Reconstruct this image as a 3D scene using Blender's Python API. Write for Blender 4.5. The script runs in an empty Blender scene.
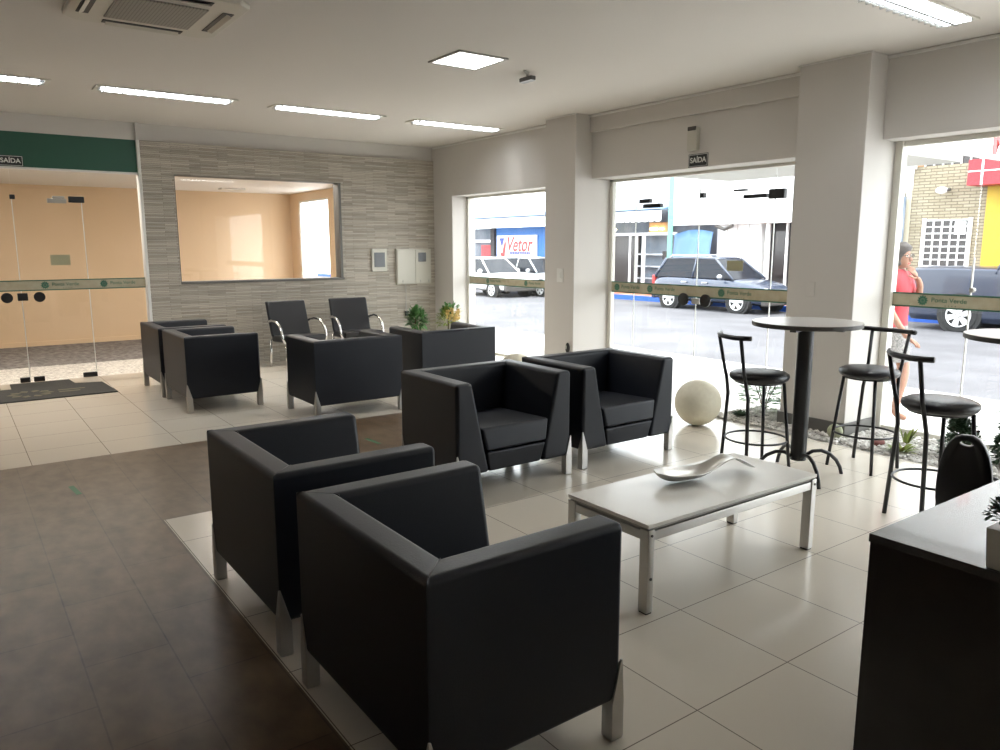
import bpy, math, random
from mathutils import Vector, Matrix
random.seed(7)
PI = math.pi
scn = bpy.context.scene
COL = scn.collection

# ------------------------------------------------------------------ materials
def mat(name, color, rough=.5, metal=0., spec=.5, emit=None, estr=0., noise=None, bump=None, trans=None, coat=0.):
    m = bpy.data.materials.new(name); m.use_nodes = True
    nt = m.node_tree; b = nt.nodes['Principled BSDF']
    b.inputs['Base Color'].default_value = (*color, 1)
    b.inputs['Roughness'].default_value = rough
    b.inputs['Metallic'].default_value = metal
    b.inputs['Specular IOR Level'].default_value = spec
    if coat: b.inputs['Coat Weight'].default_value = coat
    if emit:
        b.inputs['Emission Color'].default_value = (*emit, 1); b.inputs['Emission Strength'].default_value = estr
    tc = nt.nodes.new('ShaderNodeTexCoord')
    if noise:  # (scale, second colour)
        n = nt.nodes.new('ShaderNodeTexNoise'); n.inputs['Scale'].default_value = noise[0]; n.inputs['Detail'].default_value = 5
        mx = nt.nodes.new('ShaderNodeMix'); mx.data_type = 'RGBA'
        mx.inputs[6].default_value = (*color, 1); mx.inputs[7].default_value = (*noise[1], 1)
        r = nt.nodes.new('ShaderNodeMapRange'); r.inputs[1].default_value = .35; r.inputs[2].default_value = .65
        nt.links.new(tc.outputs['Object'], n.inputs['Vector']); nt.links.new(n.outputs['Fac'], r.inputs[0])
        nt.links.new(r.outputs[0], mx.inputs[0]); nt.links.new(mx.outputs[2], b.inputs['Base Color'])
    if bump:   # (scale, strength, distance)
        n = nt.nodes.new('ShaderNodeTexNoise'); n.inputs['Scale'].default_value = bump[0]; n.inputs['Detail'].default_value = 4
        bp = nt.nodes.new('ShaderNodeBump'); bp.inputs['Strength'].default_value = bump[1]; bp.inputs['Distance'].default_value = bump[2]
        nt.links.new(tc.outputs['Object'], n.inputs['Vector']); nt.links.new(n.outputs['Fac'], bp.inputs['Height'])
        nt.links.new(bp.outputs[0], b.inputs['Normal'])
    return m

def brick_mat(name, c1, c2, cm, w, h, mortar, offset=.5, order='xz', shift=(0, 0), rough=.5, noise=0., nscale=4., bumpd=0., spec=.5, nstretch=(1, 1), cn=None, rough_noise=0., bias=0.):
    """brick / tile / slat surfaces in object coordinates; order says which axes run along and across the rows"""
    m = bpy.data.materials.new(name); m.use_nodes = True
    nt = m.node_tree; b = nt.nodes['Principled BSDF']; L = nt.links
    tc = nt.nodes.new('ShaderNodeTexCoord'); sp = nt.nodes.new('ShaderNodeSeparateXYZ'); cb = nt.nodes.new('ShaderNodeCombineXYZ')
    L.new(tc.outputs['Object'], sp.inputs[0])
    for k in range(2):
        a = nt.nodes.new('ShaderNodeMath'); a.operation = 'SUBTRACT'; a.inputs[1].default_value = shift[k]
        L.new(sp.outputs['xyz'.index(order[k])], a.inputs[0]); L.new(a.outputs[0], cb.inputs[k])
    br = nt.nodes.new('ShaderNodeTexBrick'); L.new(cb.outputs[0], br.inputs['Vector'])
    br.offset = offset; br.inputs['Scale'].default_value = 1
    br.inputs['Brick Width'].default_value = w; br.inputs['Row Height'].default_value = h
    br.inputs['Mortar Size'].default_value = mortar; br.inputs['Mortar Smooth'].default_value = .1
    br.inputs['Bias'].default_value = bias
    br.inputs['Color1'].default_value = (*c1, 1); br.inputs['Color2'].default_value = (*c2, 1); br.inputs['Mortar'].default_value = (*cm, 1)
    out = br.outputs['Color']
    mp = nt.nodes.new('ShaderNodeMapping'); mp.inputs['Scale'].default_value = (nstretch[0], nstretch[1], 1)
    L.new(cb.outputs[0], mp.inputs['Vector'])
    n = nt.nodes.new('ShaderNodeTexNoise'); n.inputs['Scale'].default_value = nscale; n.inputs['Detail'].default_value = 6
    L.new(mp.outputs[0], n.inputs['Vector'])
    if noise:
        mx = nt.nodes.new('ShaderNodeMix'); mx.data_type = 'RGBA'; mx.blend_type = 'MIX'
        r = nt.nodes.new('ShaderNodeMapRange'); r.inputs[1].default_value = .25; r.inputs[2].default_value = .85; r.inputs[4].default_value = noise
        L.new(n.outputs['Fac'], r.inputs[0]); L.new(r.outputs[0], mx.inputs[0]); L.new(out, mx.inputs[6])
        mx.inputs[7].default_value = (*(cn or cm), 1); out = mx.outputs[2]
    L.new(out, b.inputs['Base Color'])
    b.inputs['Roughness'].default_value = rough; b.inputs['Specular IOR Level'].default_value = spec
    if rough_noise:
        r2 = nt.nodes.new('ShaderNodeMapRange'); r2.inputs[3].default_value = rough - rough_noise; r2.inputs[4].default_value = rough + rough_noise
        L.new(n.outputs['Fac'], r2.inputs[0]); L.new(r2.outputs[0], b.inputs['Roughness'])
    if bumpd:
        bp = nt.nodes.new('ShaderNodeBump'); bp.inputs['Distance'].default_value = bumpd; bp.inputs['Strength'].default_value = 1
        sub = nt.nodes.new('ShaderNodeMath'); sub.operation = 'SUBTRACT'; sub.inputs[0].default_value = 1; L.new(br.outputs['Fac'], sub.inputs[1])
        ad = nt.nodes.new('ShaderNodeMath'); ad.operation = 'ADD'
        rgb = nt.nodes.new('ShaderNodeRGBToBW'); L.new(br.outputs['Color'], rgb.inputs[0])
        L.new(sub.outputs[0], ad.inputs[0]); L.new(rgb.outputs[0], ad.inputs[1]); L.new(ad.outputs[0], bp.inputs['Height'])
        L.new(bp.outputs[0], b.inputs['Normal'])
    return m

def glass_mat(name, tint=(1, 1, 1), refl=1.0):
    m = bpy.data.materials.new(name); m.use_nodes = True; nt = m.node_tree
    nt.nodes.remove(nt.nodes['Principled BSDF']); out = nt.nodes['Material Output']
    t = nt.nodes.new('ShaderNodeBsdfTransparent'); t.inputs[0].default_value = (*tint, 1)
    g = nt.nodes.new('ShaderNodeBsdfGlossy'); g.inputs['Roughness'].default_value = .0
    lw = nt.nodes.new('ShaderNodeLayerWeight'); lw.inputs[0].default_value = .5
    pw = nt.nodes.new('ShaderNodeMath'); pw.operation = 'POWER'; pw.inputs[1].default_value = 5
    f = nt.nodes.new('ShaderNodeMath'); f.operation = 'MULTIPLY_ADD'; f.inputs[1].default_value = .96; f.inputs[2].default_value = .04
    nt.links.new(lw.outputs['Facing'], pw.inputs[0]); nt.links.new(pw.outputs[0], f.inputs[0])
    mu = nt.nodes.new('ShaderNodeMath'); mu.operation = 'MULTIPLY'; mu.inputs[1].default_value = refl
    mx = nt.nodes.new('ShaderNodeMixShader')
    nt.links.new(f.outputs[0], mu.inputs[0]); nt.links.new(mu.outputs[0], mx.inputs[0]); nt.links.new(t.outputs[0], mx.inputs[1]); nt.links.new(g.outputs[0], mx.inputs[2])
    nt.links.new(mx.outputs[0], out.inputs[0])
    return m

M = {}
M['ceiling'] = mat('ceiling_paint', (.74, .70, .655), .8)
M['wall'] = mat('wall_paint', (.64, .61, .575), .7)
M['white'] = mat('white_paint', (.8, .79, .76), .5)
M['green'] = mat('green_panel', (.012, .085, .05), .45)
M['peach'] = mat('peach_render', (.80, .61, .41), .75, noise=(1.2, (.76, .57, .37)))
M['leather'] = mat('navy_black_leather', (.0062, .0085, .0150), .44, spec=.40, bump=(180, .25, .002))
M['leather2'] = mat('black_vinyl', (.010, .010, .013), .38, bump=(150, .2, .002))
M['seam'] = mat('grey_thread', (.12, .12, .13), .6)
M['steel'] = mat('brushed_steel', (.55, .54, .52), .3, 1.)
M['chrome'] = mat('chrome', (.75, .75, .75), .12, 1.)
M['silver'] = mat('silver_metal', (.60, .59, .56), .33, .9)
M['alu'] = mat('cream_aluminium', (.74, .72, .65), .45)
M['laminate'] = mat('white_laminate', (.87, .85, .80), .25)
M['bartop'] = mat('grey_laminate', (.42, .40, .38), .3)
M['edge'] = mat('dark_edge_band', (.06, .055, .05), .5)
M['blackmetal'] = mat('black_metal', (.012, .012, .014), .35)
M['black'] = mat('black_plastic', (.01, .01, .01), .45)
M['desk'] = mat('dark_wood_laminate', (.013, .010, .009), .32, noise=(9, (.02, .016, .014)))
M['desktop'] = mat('dark_desk_top', (.05, .046, .044), .27, spec=.85, coat=.15)
M['ball'] = mat('cream_stone', (.74, .70, .56), .5, noise=(30, (.70, .655, .52)))
M['beigeplastic'] = mat('beige_plastic', (.56, .54, .47), .5)
M['greyplastic'] = mat('grey_plastic', (.42, .41, .38), .5)
M['screen'] = mat('grey_screen', (.10, .105, .11), .25)
M['glass'] = glass_mat('clear_glass', (.96, .98, .97))
M['glass2'] = glass_mat('alley_glass', (.97, .96, .94), .8)
M['band'] = mat('frosted_band', (.50, .46, .33), .5, noise=(14, (.45, .39, .27)))
M['bandedge'] = mat('green_band_edge', (.05, .14, .09), .5)
M['logo'] = mat('logo_green', (.03, .16, .10), .5)
M['sticker'] = mat('sticker', (.40, .38, .24), .6)
M['signblack'] = mat('sign_black', (.02, .022, .02), .5)
M['signwhite'] = mat('sign_white', (.8, .8, .76), .6)
M['emit_white'] = mat('lamp_panel', (.9, .9, .9), .5, emit=(1, 1, .98), estr=5)
M['tube'] = mat('fluorescent_tube', (.9, .9, .9), .5, emit=(.93, .97, 1), estr=6)
M['reflector'] = mat('louvre_aluminium', (.8, .82, .85), .25, .9)
M['alleylamp'] = mat('alley_lamp_panel', (.75, .70, .60), .5)
M['acwhite'] = mat('air_conditioner_plastic', (.66, .63, .56), .45)
M['acgrille'] = brick_mat('air_conditioner_grille', (.36, .34, .30), (.34, .32, .28), (.20, .19, .17), .02, .02, .003, 0, 'xy')
M['mat'] = mat('grey_doormat', (.055, .055, .05), .95, bump=(300, .6, .004))
M['matlogo'] = mat('beige_mat_logo', (.16, .14, .10), .95)
M['greentape'] = mat('green_tape', (.05, .16, .07), .5)
M['basebd'] = mat('grey_baseboard', (.14, .135, .125), .5)
M['leaf'] = mat('green_leaf', (.06, .16, .045), .5, noise=(8, (.10, .24, .07)))
M['leafdark'] = mat('dark_green_leaf', (.018, .045, .018), .6, noise=(10, (.03, .075, .028)))
M['leafyellow'] = mat('yellow_green_leaf', (.30, .34, .06), .5, noise=(8, (.16, .25, .05)))
M['flower'] = mat('yellow_cream_flower', (.75, .58, .25), .6)
M['pot'] = mat('white_pot', (.62, .61, .57), .35)
M['stem'] = mat('brown_stem', (.10, .07, .04), .7)
M['soil'] = mat('soil', (.05, .035, .025), .9)
M['cactus'] = mat('pale_cactus', (.42, .44, .30), .8, bump=(60, 1, .01))
M['gravel'] = mat('white_gravel', (.86, .84, .80), .7, noise=(9, (.40, .38, .35)))
M['gravelbase'] = mat('gravel_bed', (.45, .43, .40), .9, noise=(60, (.7, .68, .65)))
M['pebblebed'] = mat('pebble_strip', (.42, .39, .35), .85, noise=(28, (.80, .76, .70)), bump=(40, 1, .03))
M['paver'] = mat('dark_pavers', (.10, .09, .085), .8, noise=(14, (.27, .25, .24)), bump=(20, .8, .02))
M['tile'] = brick_mat('cream_porcelain_tiles', (.76, .70, .60), (.74, .68, .585), (.20, .165, .14), .5135, .5195, .0022, 0, 'xy', (2.431 - .5135 * 8, 1.516 - .5195 * 20), rough=.2, spec=.5, noise=.10, nscale=1.3, cn=(.61, .55, .46))
M['darktile'] = brick_mat('brown_cement_tiles', (.120, .078, .046), (.092, .060, .036), (.035, .025, .018),   .605, .2975, .003, .5, 'yx', (3.34 - .605 * 12, .28 - .2975 * 30), rough=.33, noise=.8, nscale=6.5, cn=(.25, .175, .11), nstretch=(1, 1.6), spec=.28)
M['stone'] = brick_mat('split_stone_cladding', (.58, .53, .45), (.31, .275, .225), (.10, .085, .068), .34, .0215, .0016, .37, 'xz', (0, 0), rough=.85, noise=.55, nscale=2.2, cn=(.62, .57, .50), nstretch=(1.2, 22), bumpd=.012)
M['asphalt'] = mat('asphalt', (.070, .068, .076), .85, noise=(.8, (.10, .098, .108)))
M['sidewalk'] = mat('concrete_sidewalk', (.50, .49, .47), .8, noise=(1.5, (.58, .57, .55)))
M['curbblue'] = mat('blue_curb_paint', (.015, .09, .42), .6)
M['terracotta'] = mat('orange_floor_paint', (.42, .14, .08), .7, noise=(2, (.50, .24, .14)))
M['brick'] = brick_mat('cream_brick', (.33, .29, .21), (.26, .22, .15), (.12, .10, .07), .30, .082, .011, .5, 'yz', rough=.8)
M['fwhite'] = mat('white_facade', (.86, .86, .85), .6)
M['cream'] = mat('cream_facade', (.55, .50, .38), .7)
M['orangef'] = mat('orange_facade', (.45, .26, .12), .7)
M['fblue'] = mat('blue_facade', (.03, .14, .40), .6)
M['tarp'] = mat('blue_tarp', (.10, .20, .36), .5)
M['red'] = mat('red_awning', (.38, .022, .032), .5)
M['yellow'] = mat('yellow_wall', (.50, .34, .03), .6)
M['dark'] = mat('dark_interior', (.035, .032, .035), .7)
M['shopgrey'] = mat('shop_wall', (.10, .13, .17), .6, noise=(1.5, (.19, .22, .26)))
M['shopglass'] = mat('shop_window', (.035, .03, .03), .3)
M['warm'] = mat('warm_shop_lamp', (1, .8, .5), .5, emit=(1, .75, .45), estr=12)
M['polegreen'] = mat('pale_green_paint', (.14, .33, .26), .5)
M['carblue'] = mat('blue_grey_car_paint', (.035, .048, .08), .25, .1, coat=.5)
M['carnavy'] = mat('dark_blue_pickup_paint', (.020, .028, .052), .3, .1, coat=.35)
M['carwhite'] = mat('white_car_paint', (.80, .80, .80), .3, coat=.6)
M['carsilver'] = mat('silver_car_paint', (.45, .47, .50), .3, .5, coat=.6)
M['carglass'] = mat('car_window_glass', (.010, .013, .020), .15, spec=.2)
M['tyre'] = mat('tyre_rubber', (.02, .02, .02), .8)
M['rim'] = mat('alloy_rim', (.70, .70, .70), .3, .5)
M['lens'] = mat('headlight_lens', (.75, .77, .8), .15)
M['taillight'] = mat('red_taillight', (.5, .02, .02), .3)
M['skin'] = mat('skin', (.30, .15, .10), .55)
M['hair'] = mat('dark_hair', (.03, .022, .02), .6)
M['redshirt'] = mat('red_shirt', (.34, .012, .025), .7)
M['skirt'] = mat('grey_patterned_cloth', (.08, .078, .078), .8, noise=(70, (.24, .23, .225)))
M['textred'] = mat('sign_red', (.72, .03, .03), .5)
M['textblue'] = mat('sign_blue', (.03, .05, .32), .5)
M['textgrey'] = mat('sign_grey', (.30, .30, .28), .5)

# ------------------------------------------------------------------ mesh builder
class MB:
    def __init__(s): s.v = []; s.f = []
    def add(s, vs, fs):
        n = len(s.v); s.v += [tuple(v) for v in vs]; s.f += [tuple(i + n for i in f) for f in fs]; return s
    def box(s, a, b):
        x0, y0, z0 = a; x1, y1, z1 = b
        return s.hexa([(x0, y0, z0), (x1, y0, z0), (x1, y1, z0), (x0, y1, z0), (x0, y0, z1), (x1, y0, z1), (x1, y1, z1), (x0, y1, z1)])
    def hexa(s, p): return s.add(p, [(3, 2, 1, 0), (4, 5, 6, 7), (0, 1, 5, 4), (1, 2, 6, 5), (2, 3, 7, 6), (3, 0, 4, 7)])
    def prism(s, pts, h0, h1, axis='z'):
        def P(a, b, h): return {'z': (a, b, h), 'y': (a, h, b), 'x': (h, a, b)}[axis]
        n = len(pts)
        v = [P(a, b, h0) for a, b in pts] + [P(a, b, h1) for a, b in pts]
        return s.add(v, [tuple(range(n - 1, -1, -1)), tuple(range(n, 2 * n))] + [(i, (i + 1) % n, n + (i + 1) % n, n + i) for i in range(n)])
    def lathe(s, prof, seg=24, c=(0, 0, 0)):
        v = []; f = []
        for r, z in prof:
            for k in range(seg):
                a = 2 * PI * k / seg; v.append((c[0] + r * math.cos(a), c[1] + r * math.sin(a), c[2] + z))
        for j in range(len(prof) - 1):
            for k in range(seg):
                a, b = j * seg + k, j * seg + (k + 1) % seg; f.append((a, b, b + seg, a + seg))
        f.append(tuple(range(seg - 1, -1, -1))); n = (len(prof) - 1) * seg; f.append(tuple(range(n, n + seg)))
        return s.add(v, f)
    def loft(s, rings, caps=True, closed=False):
        n = len(rings[0]); v = [p for r in rings for p in r]; f = []
        m = len(rings)
        for j in range(m if closed else m - 1):
            for k in range(n):
                a, b = j * n + k, j * n + (k + 1) % n; c, d = ((j + 1) % m) * n + (k + 1) % n, ((j + 1) % m) * n + k
                f.append((a, b, c, d))
        if caps and not closed: f += [tuple(range(n - 1, -1, -1)), tuple(range((m - 1) * n, m * n))]
        return s.add(v, f)
    def tube(s, path, r, seg=8, closed=False):
        P = [Vector(p) for p in path]; rings = []; n = len(P); up = None
        for i, p in enumerate(P):
            if closed: t = (P[(i + 1) % n] - P[i - 1]).normalized()
            else: t = (P[min(i + 1, n - 1)] - P[max(i - 1, 0)]).normalized()
            if up is None:
                up = Vector((0, 0, 1)) if abs(t.z) < .9 else Vector((1, 0, 0))
            a = t.cross(up).normalized(); b = a.cross(t).normalized(); up = b
            rr = r[i] if isinstance(r, (list, tuple)) else r
            rings.append([tuple(p + a * rr * math.cos(2 * PI * k / seg) + b * rr * math.sin(2 * PI * k / seg)) for k in range(seg)])
        return s.loft(rings, True, closed)
    def sphere(s, c, r, seg=24, rings=14, sc=(1, 1, 1)):
        v = [(c[0], c[1], c[2] + r * sc[2])]; f = []
        for j in range(1, rings):
            ph = PI * j / rings
            for k in range(seg):
                a = 2 * PI * k / seg
                v.append((c[0] + r * sc[0] * math.sin(ph) * math.cos(a), c[1] + r * sc[1] * math.sin(ph) * math.sin(a), c[2] + r * sc[2] * math.cos(ph)))
        v.append((c[0], c[1], c[2] - r * sc[2])); L = len(v) - 1
        for k in range(seg):
            f.append((0, 1 + k, 1 + (k + 1) % seg)); f.append((L, L - seg + (k + 1) % seg, L - seg + k))
            for j in range(rings - 2):
                a, b = 1 + j * seg + k, 1 + j * seg + (k + 1) % seg; f.append((a, a + seg, b + seg, b))
        return s.add(v, f)
    def build(s, name, m, parent=None, bevel=0., segs=3, smooth=None, subsurf=0, loc=None):
        me = bpy.data.meshes.new(name); me.from_pydata(s.v, [], s.f); me.update()
        me.materials.append(m if not isinstance(m, str) else M[m])
        o = bpy.data.objects.new(name, me); COL.objects.link(o)
        if parent is not None: o.parent = parent
        if loc: o.location = loc
        import bmesh
        bm = bmesh.new(); bm.from_mesh(me); bmesh.ops.recalc_face_normals(bm, faces=bm.faces); bm.to_mesh(me); bm.free()
        if bevel:
            b = o.modifiers.new('bevel', 'BEVEL'); b.width = bevel; b.segments = segs; b.limit_method = 'ANGLE'; b.angle_limit = math.radians(30)
        if subsurf:
            b = o.modifiers.new('subdivision', 'SUBSURF'); b.levels = subsurf; b.render_levels = subsurf
        if smooth is None: smooth = bool(bevel or subsurf)
        if smooth:
            for p in me.polygons: p.use_smooth = True
            if bevel and not subsurf:
                w = o.modifiers.new('weighted_normal', 'WEIGHTED_NORMAL'); w.keep_sharp = False
        return o

def empty(name, loc=(0, 0, 0), rz=0, label=None, cat=None, group=None, parent=None):
    o = bpy.data.objects.new(name, None); COL.objects.link(o); o.location = loc; o.rotation_euler = (0, 0, rz); o.empty_display_size = .1
    if parent is not None: o.parent = parent
    if label: tag(o, label, cat, group)
    return o
def tag(o, label, cat, group=None, kind=None):
    o['label'] = label; o['category'] = cat
    if group: o['group'] = group
    if kind: o['kind'] = kind
    return o
def struct(o, label=None, cat=None):
    o['kind'] = 'structure'
    if label: o['label'] = label
    if cat: o['category'] = cat
    return o
def copy_tree(o, parent=None):
    c = o.copy(); COL.objects.link(c)
    if parent is not None: c.parent = parent
    for ch in list(o.children): copy_tree(ch, c)
    return c
def text(body, size, loc, rot, m, parent=None, name='lettering', align='LEFT', shear=0., extrude=.001, xs=1.0, bold=0.):
    cu = bpy.data.curves.new(name, 'FONT'); cu.body = body; cu.size = size; cu.align_x = align; cu.align_y = 'CENTER'
    cu.shear = shear; cu.extrude = extrude; cu.offset = bold
    o = bpy.data.objects.new(name, cu); COL.objects.link(o); o.location = loc; o.rotation_euler = rot; o.scale = (xs, 1, 1)
    me = bpy.data.meshes.new_from_object(o); bpy.data.objects.remove(o); bpy.data.curves.remove(cu)
    me.name = name; me.materials.clear(); me.materials.append(M[m])
    o = bpy.data.objects.new(name, me); COL.objects.link(o); o.location = loc; o.rotation_euler = rot; o.scale = (xs, 1, 1)
    if parent is not None: o.parent = parent
    return o
FACE_NX = (PI / 2, 0, -PI / 2)   # lettering that faces -x
FACE_NY = (PI / 2, 0, 0)         # lettering that faces -y

# ------------------------------------------------------------------ camera
cam = bpy.data.cameras.new('camera'); co = bpy.data.objects.new('camera', cam); COL.objects.link(co)
yaw, pit, roll = -0.626192358, -0.167737298, -0.00192389993
cy, sy, cp, sp_ = math.cos(yaw), math.sin(yaw), math.cos(pit), math.sin(pit)
fw = Vector((-sy * cp, cy * cp, sp_)); rt = Vector((cy, sy, 0)); up = rt.cross(fw)
r2 = rt * math.cos(roll) + up * math.sin(roll); u2 = up * math.cos(roll) - rt * math.sin(roll)
mw = Matrix((r2, u2, -fw)).transposed().to_4x4(); mw.translation = (0, 0, 1.55)
co.matrix_world = mw; cam.sensor_width = 36; cam.lens = 762.13 / 1000 * 36; cam.clip_end = 300
scn.camera = co

HC = 3.0     # ceiling height
# ------------------------------------------------------------------ room shell
# tiled floor round the brown inlay
fl = MB()
def rect(mb, x0, y0, x1, y1, z): mb.add([(x0, y0, z), (x1, y0, z), (x1, y1, z), (x0, y1, z)], [(0, 1, 2, 3)])
fl.box((.884, -2.6, -.12), (5.56, 4.52, 0)); fl.box((-4.4, 6.26, -.12), (6.46, 10.28, 0)); fl.box((4.5, 4.52, -.12), (6.46, 6.26, 0))
fl.box((5.56, 4.42, -.12), (6.46, 4.52, 0))
struct(fl.build('floor', 'tile'), 'cream porcelain tile floor with thin brown joints')
fd = MB(); fd.box((-4.4, -2.6, -.12), (.884, 6.26, 0)); fd.box((.884, 4.52, -.12), (4.5, 6.26, 0))
struct(fd.build('floor', 'darktile'), 'brown cement look floor tiles laid in a band')
ce = MB(); ce.box((-4.4, -2.6, HC), (6.5, 10.5, HC + .15))
struct(ce.build('ceiling', 'ceiling'), 'plain off-white ceiling')

# window wall
w = MB()
w.box((6.1, 7.17, 2.265), (6.5, 9.617, HC)); w.box((6.1, 9.617, 0), (6.5, 10.33, HC))
w.box((6.1, 3.88, 2.305), (6.5, 6.64, 2.81)); w.box((6.06, 3.88, 2.81), (6.5, 6.64, HC))
w.box((6.1, -1.2, 2.37), (6.395, 3.28, HC)); w.box((6.1, -2.6, -.1), (6.5, -1.2, HC))
struct(w.build('wall_right', 'wall', bevel=.004, segs=1, smooth=False), 'off-white wall with openings to the street')
pa = MB(); pa.box((5.85, 6.64, 0), (6.5, 7.17, HC)); pa = pa.build('pillar_left', 'wall', bevel=.005, segs=2, smooth=False)
struct(pa, 'off-white pillar between the small window and glass door')
pb = MB(); pb.box((5.85, 3.28, -.1), (6.395, 3.88, HC)); pb = pb.build('pillar_right', 'wall', bevel=.005, segs=2, smooth=False)
struct(pb, 'off-white pillar behind the round bar table')
# shadow-gap trim along the ceiling
t = MB()
for x0, y0, y1 in ((6.085, 7.17, 10.13), (6.045, 3.88, 6.64), (6.085, -1.2, 3.28)): t.box((x0, y0, HC - .028), (x0 + .02, y1, HC - .006))
t.box((5.835, 3.265, HC - .012), (5.85, 3.89, HC - .002)); t.box((5.835, 6.625, HC - .012), (5.85, 7.18, HC - .002))
struct(t.build('trim_1', 'white'))
bb = MB(); bb.box((5.835, 3.265, .0), (5.85, 3.895, .11)); bb.box((5.85, 3.265, .0), (6.3, 3.28, .11))
bb.box((5.85, 3.88, .0), (6.3, 3.895, .11))
struct(bb.build('baseboard_right', 'basebd'))
# left and rear walls of the hall, behind the camera
w = MB(); w.box((-4.6, -2.6, 0), (-4.4, 10.3, HC)); struct(w.build('wall_left', 'wall'))
w = MB(); w.box((-4.4, -2.8, 0), (6.5, -2.6, HC)); struct(w.build('wall_front', 'wall'))

# stone wall with the alley window
YB = 10.13
s = MB()
s.box((2.035, YB, 0), (2.40, YB + .14, 2.80)); s.box((4.56, YB, 0), (6.1, YB + .14, 2.80))
s.box((2.40, YB, 0), (4.56, YB + .14, 1.105)); s.box((2.40, YB, 2.42), (4.56, YB + .14, 2.80))
struct(s.build('wall_back', 'stone'), 'grey split stone cladding wall with a wide window')
s = MB(); s.box((-4.4, YB + .03, 2.80), (2.0, YB + .25, HC)); s.box((2.035, YB + .05, 2.80), (6.1, YB + .25, HC)); s.box((2.0, YB - .01, 2.80), (2.035, YB + .2, HC))
s.box((-4.4, YB + .14, 0), (-.9, YB + .25, 2.80))
struct(s.build('wall_back', 'wall'))
s = MB(); s.box((-4.4, YB + .04, 2.425), (2.0, YB + .12, 2.80))
struct(s.build('wall_back', 'green'), 'dark green fascia panel above the glass entrance')
# alley window frame and pane
wf = empty('window_3', (0, 0, 0)); struct(wf, 'wide alley window with thin grey frame in the stone wall')
f = MB()
f.box((2.40, YB - .003, 2.412), (4.60, YB + .16, 2.42)); f.box((2.40, YB - .02, 1.085), (4.60, YB + .16, 1.115))
f.box((2.40, YB - .003, 1.10), (2.408, YB + .15, 2.41)); f.box((4.545, YB - .02, 1.10), (4.585, YB + .15, 2.41))
f.build('frame', 'basebd', wf, bevel=.003, segs=1)
g = MB(); g.box((2.408, YB + .085, 1.115), (4.545, YB + .093, 2.412)); g.build('pane', 'glass2', wf)

# ------------------------------------------------------------------ band with lettering on glass
def logo_mb(c, r, face):
    """a round crest of curved petals, drawn in the plane of the glass"""
    mb = MB(); n = 12
    def P(a, b): return (c[0], c[1] - a, c[2] + b) if face == 'x' else (c[0] + a, c[1], c[2] + b)
    for k in range(n):
        a = 2 * PI * k / n
        pts = []
        for t_, w_ in ((.38, -.10), (.72, -.17), (1., -.04), (1., .04), (.72, .17), (.38, .10)):
            pts.append((r * (t_ * math.cos(a) - w_ * math.sin(a)), r * (t_ * math.sin(a) + w_ * math.cos(a))))
        mb.add([P(*p) for p in pts], [tuple(range(6))])
    ring = [(r * .30 * math.cos(2 * PI * k / 16), r * .30 * math.sin(2 * PI * k / 16)) for k in range(16)]
    mb.add([P(*p) for p in ring], [tuple(range(16))])
    return mb
def band(parent, face, plane, a0, a1, z0, z1, marks, name='decal_band'):
    """printed film strip, face x: runs along y on x = plane; face y: runs along x on y = plane"""
    def bx(mb, a, b, c, d, dp):
        if face == 'x': mb.box((plane - dp, min(a, b), c), (plane - dp + .002, max(a, b), d))
        else: mb.box((min(a, b), plane - dp, c), (max(a, b), plane - dp + .002, d))
        return mb
    o = bx(MB(), a0, a1, z0, z1, .006).build(name, 'band', parent)
    e = MB(); bx(e, a0, a1, z1 - .006, z1 + .006, .009); bx(e, a0, a1, z0 - .006, z0 + .006, .009)
    e.build('band_edge', 'bandedge', o)
    h = (z1 - z0); zc = (z0 + z1) / 2
    for a in marks:
        c = (plane - .010, a, zc) if face == 'x' else (a, plane - .010, zc)
        logo_mb(c, h * .40, face).build('crest', 'logo', o)
        d = -1 if face == 'x' else 1
        q = a + d * h * .62
        loc = (plane - .010, q, zc + h * .06) if face == 'x' else (q, plane - .010, zc + h * .06)
        rot = FACE_NX if face == 'x' else FACE_NY
        text('Ponta Verde', h * .50, loc, rot, 'logo', o, extrude=.0004)
        st = MB()
        for k in range(4):
            b = q + d * h * (1.05 + .24 * k); cc = (plane - .0105, b, z0 + h * .17) if face == 'x' else (b, plane - .0105, z0 + h * .17)
            pts = [(h * .055 * (1 if i % 2 == 0 else .45) * math.sin(PI * i / 5), h * .055 * (1 if i % 2 == 0 else .45) * math.cos(PI * i / 5)) for i in range(10)]
            st.add([(cc[0], cc[1] - p, cc[2] + z) if face == 'x' else (cc[0] + p, cc[1], cc[2] + z) for p, z in pts], [tuple(range(10))])
        st.build('stars', 'logo', o)
    return o

# window_1 : small window next to the stone wall
w1 = empty('window_1'); struct(w1, 'tall narrow street window beside the stone wall')
f = MB(); f.box((6.35, 9.575, 0), (6.41, 9.617, 2.265)); f.box((6.35, 7.17, 2.235), (6.41, 9.617, 2.265)); f.box((6.35, 7.17, .0), (6.41, 9.617, .03))
f.build('frame', 'alu', w1, bevel=.003, segs=1)
g = MB(); g.box((6.376, 7.17, .03), (6.384, 9.575, 2.235)); g.build('pane', 'glass', w1)
band(w1, 'x', 6.376, 7.17, 9.575, 1.0, 1.10, (9.1, 8.2))
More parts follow.
